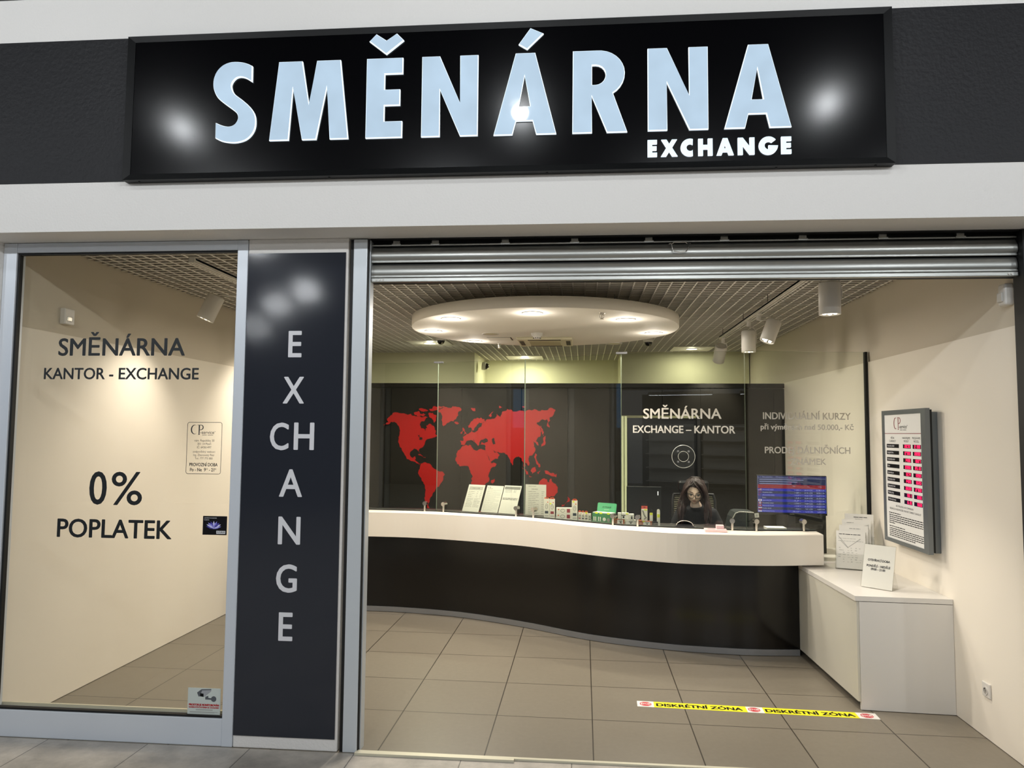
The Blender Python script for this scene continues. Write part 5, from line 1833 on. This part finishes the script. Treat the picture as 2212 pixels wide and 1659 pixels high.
b.build('wire', M['rubber'], t)

# ================================================================ LEAFLETS ON THE CABINET
ZK = 0.730
t = thing('opening_hours_stand', 'white sign OTEVÍRACÍ DOBA leaning on the low white cabinet', 'sign', (2.0, 5.28, ZK))
T = lean_frame(2.003, 5.272, ZK + .004, R(-43), R(17))
b = MB(T)
b.box(-0.102, 0.102, -0.002, 0.002, 0, 0.295)
b.build('sheet', M['paper'], t)
b = MB(T)
b.text('OTEVÍRACÍ DOBA', -0.073, 0.073, 0.182, 0.0145, -0.0025, 0, .0008)
b.text('PONDĚLÍ – NEDĚLE', -0.078, 0.078, 0.142, 0.0145, -0.0025, 0, .0008)
b.text('09:00 – 21:00', -0.047, 0.047, 0.120, 0.0145, -0.0025, 0, .0008)
b.build('print', M['ink'], t)
b = MB(T)
b.box(-0.106, 0.106, -0.0065, -0.0045, 0, 0.3)
b.box(-0.106, 0.106, 0.003, 0.005, 0, 0.3)
b.build('acrylic_cover', M['acryl'], t)
b = MB(Matrix.Translation((2.003, 5.272, ZK)) @ Matrix.Rotation(R(-43), 4, 'Z'))
b.box(-0.10, 0.10, 0.0, 0.11, 0, 0.003)
b.add([(-0.10, 0.110, 0.002), (0.10, 0.110, 0.002), (0.10, 0.045, 0.16), (-0.10, 0.045, 0.16), (-0.10, 0.113, 0.002), (0.10, 0.113, 0.002), (0.10, 0.048, 0.16), (-0.10, 0.048, 0.16)], [(0, 1, 2, 3), (7, 6, 5, 4), (0, 3, 7, 4), (1, 5, 6, 2)])
b.build('foot', M['acryl'], t)
BX, BY, BYAW, BL = 2.105, 6.03, R(-21), R(20)
t = thing('brochure_rack', 'clear acrylic stepped leaflet rack on the low white cabinet', 'leaflet rack', (BX, BY, ZK))
BF = Matrix.Translation((BX, BY, ZK)) @ Matrix.Rotation(BYAW, 4, 'Z')
for k in range(4):
    T = BF @ Matrix.Translation((0.02 * k, 0.045 * k - 0.05, 0.004 + 0.042 * k)) @ Matrix.Rotation(-BL, 4, 'X')
    b = MB(T)
    b.box(-0.112, 0.112, 0.012, 0.014, 0, 0.255)
    b.box(-0.112, 0.112, -0.008, -0.006, 0, 0.12)
    b.box(-0.112, -0.110, -0.006, 0.012, 0, 0.18)
    b.box(0.110, 0.112, -0.006, 0.012, 0, 0.18)
    b.box(-0.112, 0.112, -0.006, 0.012, 0, 0.002)
    b.build('pocket', M['acryl'], t)
b = MB(BF)
b.box(-0.11, 0.17, -0.055, 0.10, 0.0, 0.003)
b.box(-0.11, 0.17, 0.115, 0.118, 0.0, 0.13)
b.build('base', M['acryl'], t)
rng = random.Random(9)
for k, lab in enumerate(['front leaflet with an envelope drawing in the clear stepped rack', 'second leaflet with a small heading in the clear stepped rack', 'third leaflet with a pale banner in the clear stepped rack', 'rearmost and highest leaflet in the clear stepped rack']):
    T = BF @ Matrix.Translation((0.02 * k, 0.045 * k - 0.05, 0.009 + 0.042 * k)) @ Matrix.Rotation(-BL, 4, 'X')
    t2 = thing('leaflet', lab, 'leaflet', tuple(T.translation), 'leaflets in the stepped rack')
    b = MB(T)
    b.box(-0.105, 0.105, 0.0, 0.009, 0.0, 0.297)
    b.build('sheets', M['paper'], t2)
    b = MB(T)
    y = -0.0004
    if k == 0:
        ruled(b, -0.085, 0.07, 0.268, 0.27, 1, y, 0, rng, .005)
        for q in range(2):
            ruled(b, -0.09, 0.09, 0.235 - q * .02, 0.236 - q * .02, 1, y, 2, rng, .004)
        for (xa, za, xb, zb_) in [(-0.09, 0.255, -0.02, 0.165), (-0.02, 0.165, 0.07, 0.24), (-0.075, 0.22, -0.02, 0.16)]:
            b.tube([(xa, y, za), (xb, y, zb_)], .0012, 4, 1)
        for r_ in range(7):
            for c_ in range(6):
                if rng.random() < .75:
                    xx, zz = -0.088 + c_ * .03 + rng.uniform(-.004, .004), 0.05 + r_ * .018
                    b.box(xx, xx + rng.uniform(.008, .022), y, y + .0002, zz, zz + rng.uniform(.002, .008), 2)
    elif k == 1:
        ruled(b, -0.03, 0.05, 0.268, 0.27, 1, y, 1, rng, .004)
        b.box(-0.09, 0.09, y, y + .0002, 0.20, 0.245, 2)
    elif k == 2:
        ruled(b, -0.07, -0.02, 0.268, 0.27, 1, y, 1, rng, .004)
        b.prism_xz([[(-0.09, 0.245), (0.03, 0.24), (0.09, 0.262), (0.09, 0.225), (-0.09, 0.225)]], y, None, 2)
    else:
        ruled(b, -0.04, 0.06, 0.268, 0.27, 1, y, 0, rng, .005)
        ruled(b, -0.03, 0.03, 0.25, 0.256, 2, y, 2, rng, .003)
    b.build('print', [M['ink'], M['inkg'], M['inkl']], t2)

# ================================================================ THE CLERK AND HER CHAIR
HT = Matrix.Translation((1.005, 6.735, 1.262)) @ Matrix.Rotation(R(-10), 4, 'Z') @ Matrix.Rotation(R(22), 4, 'X') @ Matrix.Rotation(R(4), 4, 'Y')


def bump(x, z, cx, cz, sx, sz):
    return math.exp(-((x - cx) / sx) ** 2 - ((z - cz) / sz) ** 2)


def face_point(u):
    """unit direction -> point on the head; -y is the face, z up, metres"""
    x, y, z = u
    w_ = 0.076
    if z < 0:
        w_ *= 1 - 0.30 * (-z) ** 1.6
    d = 0.098 if y > 0 else 0.088
    if y < 0 and z < 0:
        d *= 1 - 0.10 * (-z)
    px, py, pz = x * w_, y * d, z * (0.118 if z > 0 else 0.116)
    if y < 0:
        f_ = min(1, -y * 1.6)
        dy = 0
        dy -= 0.020 * bump(px, pz, 0, -0.026, 0.010, 0.016)
        dy -= 0.011 * bump(px, pz, 0, -0.004, 0.007, 0.022)
        dy -= 0.006 * bump(px, pz, 0.011, -0.031, 0.007, 0.008) + 0.006 * bump(px, pz, -0.011, -0.031, 0.007, 0.008)
        dy += 0.010 * (bump(px, pz, 0.031, 0.008, 0.016, 0.011) + bump(px, pz, -0.031, 0.008, 0.016, 0.011))
        dy -= 0.006 * (bump(px, pz, 0.031, 0.008, 0.012, 0.007) + bump(px, pz, -0.031, 0.008, 0.012, 0.007))
        dy -= 0.004 * (bump(px, pz, 0.030, 0.028, 0.02, 0.008) + bump(px, pz, -0.030, 0.028, 0.02, 0.008))
        dy -= 0.007 * bump(px, pz, 0, -0.053, 0.020, 0.0055) + 0.007 * bump(px, pz, 0, -0.063, 0.017, 0.006)
        dy += 0.004 * bump(px, pz, 0, -0.0578, 0.022, 0.002)
        dy -= 0.008 * bump(px, pz, 0, -0.093, 0.020, 0.016)
        dy -= 0.004 * (bump(px, pz, 0.04, -0.022, 0.02, 0.02) + bump(px, pz, -0.04, -0.022, 0.02, 0.02))
        py += dy * f_
    return (px, py, pz)


def head_mesh(T):
    b = MB(T)
    nu, nv = 72, 56
    vs = [face_point((0, 0, 1))]
    for j in range(1, nv):
        t_ = math.pi * j / nv
        for i in range(nu):
            p_ = 2 * math.pi * i / nu
            vs.append(face_point((math.sin(t_) * math.cos(p_), math.sin(t_) * math.sin(p_), math.cos(t_))))
    vs.append(face_point((0, 0, -1)))
    fs = [(0, 1 + i, 1 + (i + 1) % nu) for i in range(nu)]
    for j in range(nv - 2):
        fs += [(1 + j * nu + i, 1 + (j + 1) * nu + i, 1 + (j + 1) * nu + (i + 1) % nu, 1 + j * nu + (i + 1) % nu) for i in range(nu)]
    k = 1 + (nv - 2) * nu
    fs += [(k + i, len(vs) - 1, k + (i + 1) % nu) for i in range(nu)]
    b.add(vs, fs, 0, True)
    for s_ in (-1, 1):
        b.ball((s_ * 0.077, 0.012, -0.006), 0.028, nu=14, nv=10, sx=0.32, sy=0.6, sz=1.0)
    return b


def skin(name, pts, edges, radii, root, mats, parent=None, extra=None, voxel=0.0065, sub=2):
    me = bpy.data.meshes.new(name)
    me.from_pydata(pts, edges, [])
    o = bpy.data.objects.new(name, me)
    COL.objects.link(o)
    md = o.modifiers.new('skin', 'SKIN')
    for i, r_ in enumerate(radii):
        sv = me.skin_vertices[0].data[i]
        sv.radius = r_ if isinstance(r_, tuple) else (r_, r_)
        sv.use_root = i == root
    o.modifiers.new('sub', 'SUBSURF').levels = sub
    bpy.context.view_layer.update()
    dg = bpy.context.evaluated_depsgraph_get()
    m2 = bpy.data.meshes.new_from_object(o.evaluated_get(dg))
    bpy.data.objects.remove(o)
    bm = bmesh.new()
    bm.from_mesh(m2)
    if extra is not None:
        tmp = bpy.data.meshes.new('tmp')
        tmp.from_pydata(extra.v, [], extra.f)
        bm.from_mesh(tmp)
        bpy.data.meshes.remove(tmp)
    bm.to_mesh(m2)
    bm.free()
    o = bpy.data.objects.new(name, m2)
    COL.objects.link(o)
    if voxel:
        rm = o.modifiers.new('remesh', 'REMESH')
        rm.mode = 'VOXEL'
        rm.voxel_size = voxel
        rm.use_smooth_shade = True
        sm_ = o.modifiers.new('smooth', 'SMOOTH')
        sm_.factor = 0.5
        sm_.iterations = 2
        bpy.context.view_layer.update()
        dg = bpy.context.evaluated_depsgraph_get()
        m3_ = bpy.data.meshes.new_from_object(o.evaluated_get(dg))
        o.modifiers.clear()
        o.data = m3_
    o.data.materials.clear()
    for m_ in mats:
        o.data.materials.append(m_)
    o.data.polygons.foreach_set('use_smooth', [True] * len(o.data.polygons))
    if parent is not None:
        o.parent = parent
        o.matrix_parent_inverse = world_of(parent).inverted()
    return o


SKIN = mat('skin', '#fbdcc8', .5, spec=.35)
LIP = mat('lips', '#d59c8d', .45)
HAIR = mat('dark_brown_hair', '#21140f', .38, spec=.5, bump=.4, bscale=60, stretch=(8, 8, 1), vary=.35, vscale=12)
HAIR2 = mat('reddish_brown_hair', '#291211', .45, bump=.4, bscale=60, stretch=(8, 8, 1), vary=.3, vscale=12)
KNIT = mat('navy_sweater', '#0c0d13', .9, bump=.3, bscale=250)
TROUS = mat('black_trousers', '#0f0f12', .85)
SHOE = mat('black_shoes', '#0a0a0a', .4)

pr = thing('person', 'seated clerk with long brown hair, dark glasses and navy sweater, looking down', 'person', (1.03, 6.86, 0.0))
px, py = 1.035, 6.86
neck = HT @ Vector((0, 0.025, -0.085))
pts = [(px, py + .06, .50), (px, py + .055, .66), (px, py + .03, .84), (px, py - .005, 1.00), (px - .005, py - .045, 1.105), tuple(neck),
       (px - .155, py - .02, 1.045), (px - .225, py - .06, .82), (px - .13, py - .27, .785), (px - .10, py - .34, .775),
       (px + .155, py - .02, 1.045), (px + .225, py - .06, .82), (px + .10, py - .27, .785), (px + .06, py - .34, .775),
       (px - .10, py + .03, .50), (px - .12, py - .36, .50), (px - .12, py - .34, .10), (px - .12, py - .46, .05),
       (px + .10, py + .03, .50), (px + .12, py - .36, .50), (px + .12, py - .34, .10), (px + .12, py - .46, .05)]
edges_ = [(0, 1), (1, 2), (2, 3), (3, 4), (4, 5), (3, 6), (6, 7), (7, 8), (8, 9), (3, 10), (10, 11), (11, 12), (12, 13), (0, 14), (14, 15), (15, 16), (16, 17), (0, 18), (18, 19), (19, 20), (20, 21)]
rad = [(.13, .10), (.125, .095), (.125, .095), (.12, .085), (.055, .055), (.047, .05),
       .052, .042, .034, .024, .052, .042, .034, .024,
       .078, .058, .042, .035, .078, .058, .042, .035]
ex = head_mesh(HT)
for s_, (wx, wy) in ((-1, (px - .10, py - .34)), (1, (px + .06, py - .34))):
    hx = 0.25 * -s_
    d = Vector((hx, -1, 0)).normalized()
    sd = Vector((d.y, -d.x, 0)) * s_
    w0 = Vector((wx, wy, .775))
    ex.tube([w0, w0 + d * .04, w0 + d * .085], [.022, .030, .026], 10)
    for k, (off, ln) in enumerate(((-.024, .052), (-.008, .062), (.008, .058), (.023, .046))):
        a = w0 + d * .075 + sd * off
        ex.tube([a, a + d * ln * .5 + Vector((0, 0, .004)), a + d * ln + Vector((0, 0, -.012))], [.0092, .0085, .007], 8)
    a = w0 + d * .03 - sd * .024
    ex.tube([a, a - sd * .02 + d * .022, a - sd * .026 + d * .05], [.011, .0095, .008], 8)
body = skin('body', pts, edges_, rad, 0, [SKIN, LIP], pr, ex, voxel=0.0052)
inv = HT.inverted()
for p in body.data.polygons:
    c = inv @ p.center
    if c.y < -0.05 and abs(c.x) < 0.0195 - abs(c.z + .058) * 1.1 and -0.0685 < c.z < -0.0475:
        p.material_index = 1
# sweater: same skeleton, a little wider, without hands, legs or head
pts2 = [(px, py + .055, .60), (px, py + .03, .84), (px, py - .005, 1.00), (px - .005, py - .045, 1.108), (px - .008, py - .065, 1.142),
        (px - .155, py - .02, 1.045), (px - .228, py - .06, .82), (px - .13, py - .27, .785), (px - .108, py - .325, .777),
        (px + .155, py - .02, 1.045), (px + .228, py - .06, .82), (px + .10, py - .27, .785), (px + .067, py - .325, .777)]
ed2 = [(0, 1), (1, 2), (2, 3), (3, 4), (2, 5), (5, 6), (6, 7), (7, 8), (2, 9), (9, 10), (10, 11), (11, 12)]
rd2 = [(.145, .115), (.142, .112), (.134, .098), (.076, .072), (.060, .060), .063, .054, .045, .040, .063, .054, .045, .040]
skin('sweater', pts2, ed2, rd2, 0, [KNIT], pr, None, voxel=0.009)
pts3 = [(px, py + .06, .56), (px, py + .06, .48), (px - .10, py + .03, .49), (px - .12, py - .37, .50), (px - .12, py - .345, .12), (px + .10, py + .03, .49), (px + .12, py - .37, .50), (px + .12, py - .345, .12)]
skin('trousers', pts3, [(0, 1), (1, 2), (2, 3), (3, 4), (1, 5), (5, 6), (6, 7)], [(.145, .115), (.14, .11), .09, .07, .055, .09, .07, .055], 0, [TROUS], pr, None, voxel=0.011)
for s_ in (-1, 1):
    b = MB()
    b.tube([(px + s_ * .12, py - .30, .045), (px + s_ * .12, py - .36, .05), (px + s_ * .12, py - .44, .042), (px + s_ * .12, py - .52, .034)], [.036, .042, .040, .026], 12)
    b.box(px + s_ * .12 - .038, px + s_ * .12 + .038, py - .53, py - .28, 0.0, .016)
    b.build('shoe', SHOE, pr)
# eyes, brows
for s_ in (-1, 1):
    b = MB(HT)
    b.ball((s_ * .031, -.0735, .006), .0118, 0, 16, 12)
    b.ball((s_ * .031, -.0800, .001), .0062, 1, 12, 8)
    b.build('eye', [mat('eye_white', '#e6ded6', .25), mat('dark_iris', '#21140e', .2)], pr)
    b = MB(HT)
    b.tube([(s_ * .017, -.084, .007), (s_ * .024, -.0875, .0095), (s_ * .031, -.0882, .010), (s_ * .038, -.0865, .0088), (s_ * .045, -.0815, .005)], .0016, 6)
    b.build('eyelashes', M['ink'], pr)
    b = MB(HT)
    b.tube([(s_ * .012, -.0895, .0275), (s_ * .026, -.0905, .033), (s_ * .040, -.0835, .034), (s_ * .050, -.073, .029)], [.002, .0030, .0028, .0012], 6)
    b.build('eyebrow', HAIR, pr)
# glasses
b = MB(HT)
for s_ in (-1, 1):
    L = []
    for a in range(0, 360, 15):
        ca, sa = math.cos(R(a)), math.sin(R(a))
        L.append((s_ * .0315 + .0255 * (abs(ca) ** .75) * math.copysign(1, ca), -.0985 + .010 * ((s_ * .0315 + .0255 * ca) / .057) ** 2 * 1.6, -.001 + .0205 * (abs(sa) ** .8) * math.copysign(1, sa)))
    b.tube(L, .0021, 8, 0, True)
    b.tube([(s_ * .057, -.080, .008), (s_ * .070, -.060, .010), (s_ * .080, -.005, .008), (s_ * .082, .02, .0)], .0020, 6)
b.tube([(-.0075, -.0985, .003), (0, -.1005, .006), (.0075, -.0985, .003)], .0021, 6)
b.build('glasses', M['black'], pr)
# hair: cap over the skull plus long wavy locks falling to the chest
b = MB(HT)
nu, nv = 64, 36
PX = -0.016
grid_, idx = [], {}
for j in range(nv + 1):
    t_ = math.pi * 0.80 * j / nv
    for i in range(nu):
        p_ = 2 * math.pi * i / nu
        u = (math.sin(t_) * math.cos(p_), math.sin(t_) * math.sin(p_), math.cos(t_))
        q = face_point(u)
        s_ = 1.10 + .007 * math.sin(p_ * 17) + .005 * math.sin(p_ * 31 + j)
        part = -.007 * math.exp(-((q[0] - PX) / .007) ** 2) * (1 if u[2] > .3 else 0)
        grid_.append((q[0] * s_ * 1.04, q[1] * s_ + (.004 if u[1] < 0 else .008), q[2] * 1.06 + .005 + part))
        idx[(j, i)] = len(grid_) - 1
fs = []
for j in range(nv):
    for i in range(nu):
        c = [grid_[idx[(j, i)]], grid_[idx[(j + 1, i)]], grid_[idx[(j + 1, (i + 1) % nu)]], grid_[idx[(j, (i + 1) % nu)]]]
        mx_, my, mz = (sum(q[k] for q in c) / 4 for k in range(3))
        lim = .078 - (7.0 if mx_ > PX else 13.0) * (mx_ - PX) ** 2
        if my < -.025 and mz < lim and abs(mx_) < .068:
            continue
        fs.append([idx[(j, i)], idx[(j + 1, i)], idx[(j + 1, (i + 1) % nu)], idx[(j, (i + 1) % nu)]])
b.add(grid_, fs, 0, True)
rng = random.Random(21)
down = (HT.to_3x3().inverted() @ Vector((0, 0, -1)))
for s_ in (-1, 1):
    for k in range(46):
        u = k / 45
        fr = .074 - .125 * u
        x0_ = PX + s_ * (.006 + .022 * rng.random())
        pts_ = [Vector((x0_, -fr * .6, .122 - .012 * u)), Vector((s_ * (.056 + .008 * rng.random()), -fr * 1.0, .092 - .015 * rng.random())), Vector((s_ * (.086 + .007 * rng.random()), -fr * .95, .026)), Vector((s_ * (.094 + .016 * rng.random()), -fr * .82 - .004, -.045))]
        base_ = pts_[-1]
        out_ = .055 * rng.random() - .012
        ln = .13 + .10 * rng.random()
        ph = rng.uniform(0, 6)
        for q in (0.2, 0.4, 0.6, 0.8, 1.0):
            wv = .008 * math.sin(q * 9 + ph) * q ** .3
            pts_.append(base_ + down * ln * q + Vector((s_ * (out_ * q ** .7 + wv), -.030 * q + .006 * math.sin(q * 8 + ph * 2), 0)))
        r_ = rng.uniform(.8, 1.15)
        b.tube(pts_, [.005 * r_, .010 * r_, .013 * r_, .015 * r_, .016 * r_, .016 * r_, .014 * r_, .010 * r_, .002], 7, 1 if k % 2 == 0 else 0)
for k in range(18):
    x_ = -.075 + .15 * k / 17
    pts_ = [Vector((x_ * .4, .06, .114)), Vector((x_ * .9, .105, .05)), Vector((x_ * 1.1, .112, -.04))]
    for q in (0.4, 0.8, 1.1):
        pts_.append(pts_[2] + down * .15 * q + Vector((x_ * .1 * q, .012 - .01 * q, 0)))
    b.tube(pts_, [.008, .016, .017, .016, .013, .004], 7)
# the fringe swept from the parting: low over her left brow, high on her right
for k in range(11):
    a = k / 10
    b.tube([(PX + .004 + .008 * a, -.068 - .012 * a, .114 - .010 * a), (.016 + .014 * a, -.092 + .003 * a, .090 - .012 * a), (.046 + .008 * a, -.090 + .008 * a, .056 - .026 * a), (.070 + .004 * a, -.066 + .010 * a, .016 - .030 * a), (.084, -.048, -.03 - .02 * a)], [.005, .007, .008, .008, .006], 6, 1 if k % 3 == 0 else 0)
for k in range(7):
    a = k / 6
    b.tube([(PX - .004 - .006 * a, -.068 - .010 * a, .114 - .008 * a), (-.044 - .006 * a, -.078 + .006 * a, .094 - .010 * a), (-.068, -.058 + .006 * a, .058 - .020 * a), (-.080, -.044, .010 - .02 * a)], [.005, .007, .008, .006], 6, 0)
b.build('hair', [HAIR, HAIR2], pr)

ch = thing('office_chair', 'black high-backed office chair with mesh back behind the clerk', 'chair', (1.06, 7.06, 0.0))
cx, cy = 1.06, 7.08
b = MB()
b.rbox(cx - .24, cx + .24, cy - .43, cy + .03, .34, .395, .02)
b.build('seat', M['black'], ch)
b = MB()
for s_ in (-1, 1):
    b.tube([(cx + s_ * .19, cy + .05, .46), (cx + s_ * .205, cy + .075, .80), (cx + s_ * .20, cy + .10, 1.15), (cx + s_ * .185, cy + .11, 1.20)], .013, 10)
b.tube([(cx - .19, cy + .11, 1.20), (cx, cy + .13, 1.205), (cx + .19, cy + .11, 1.20)], .012, 10)
b.tube([(cx - .19, cy + .05, .46), (cx, cy + .07, .45), (cx + .19, cy + .05, .46)], .012, 10)
b.build('backrest_frame', M['black'], ch)
b = MB()
z = .50
while z < 1.19:
    f_ = (z - .46) / .74
    b.tube([(cx - .20, cy + .055 + .055 * f_, z), (cx, cy + .085 + .055 * f_, z), (cx + .20, cy + .055 + .055 * f_, z)], .0042, 6)
    z += .017
b.build('backrest_mesh', mat('khaki_mesh', '#6d6a55', .6), ch)
b = MB()
b.rbox(cx - .145, cx + .145, cy + .09, cy + .15, 1.22, 1.335, .025)
b.box(cx - .02, cx + .02, cy + .12, cy + .14, 1.15, 1.25)
b.build('headrest', M['black'], ch)
b = MB()
b.cyl((cx, cy - .2, .07), (cx, cy - .2, .34), .028, n=16)
b.box(cx - .03, cx + .03, cy - .2, cy + .08, .315, .345)
b.box(cx - .03, cx + .03, cy + .05, cy + .08, .315, .48)
b.build('gas_column', M['chrome'], ch)
for k in range(5):
    a = 2 * math.pi * k / 5 + .3
    b = MB()
    b.tube([(cx, cy - .2, .10), (cx + .27 * math.cos(a), cy - .2 + .27 * math.sin(a), .075)], [.024, .015], 8)
    b.build('base_leg', M['black'], ch)
    b = MB()
    ex_, ey_ = cx + .27 * math.cos(a), cy - .2 + .27 * math.sin(a)
    b.cyl((ex_ - .012, ey_, .03), (ex_ + .012, ey_, .03), .03, n=16)
    b.build('caster', M['rubber'], ch)
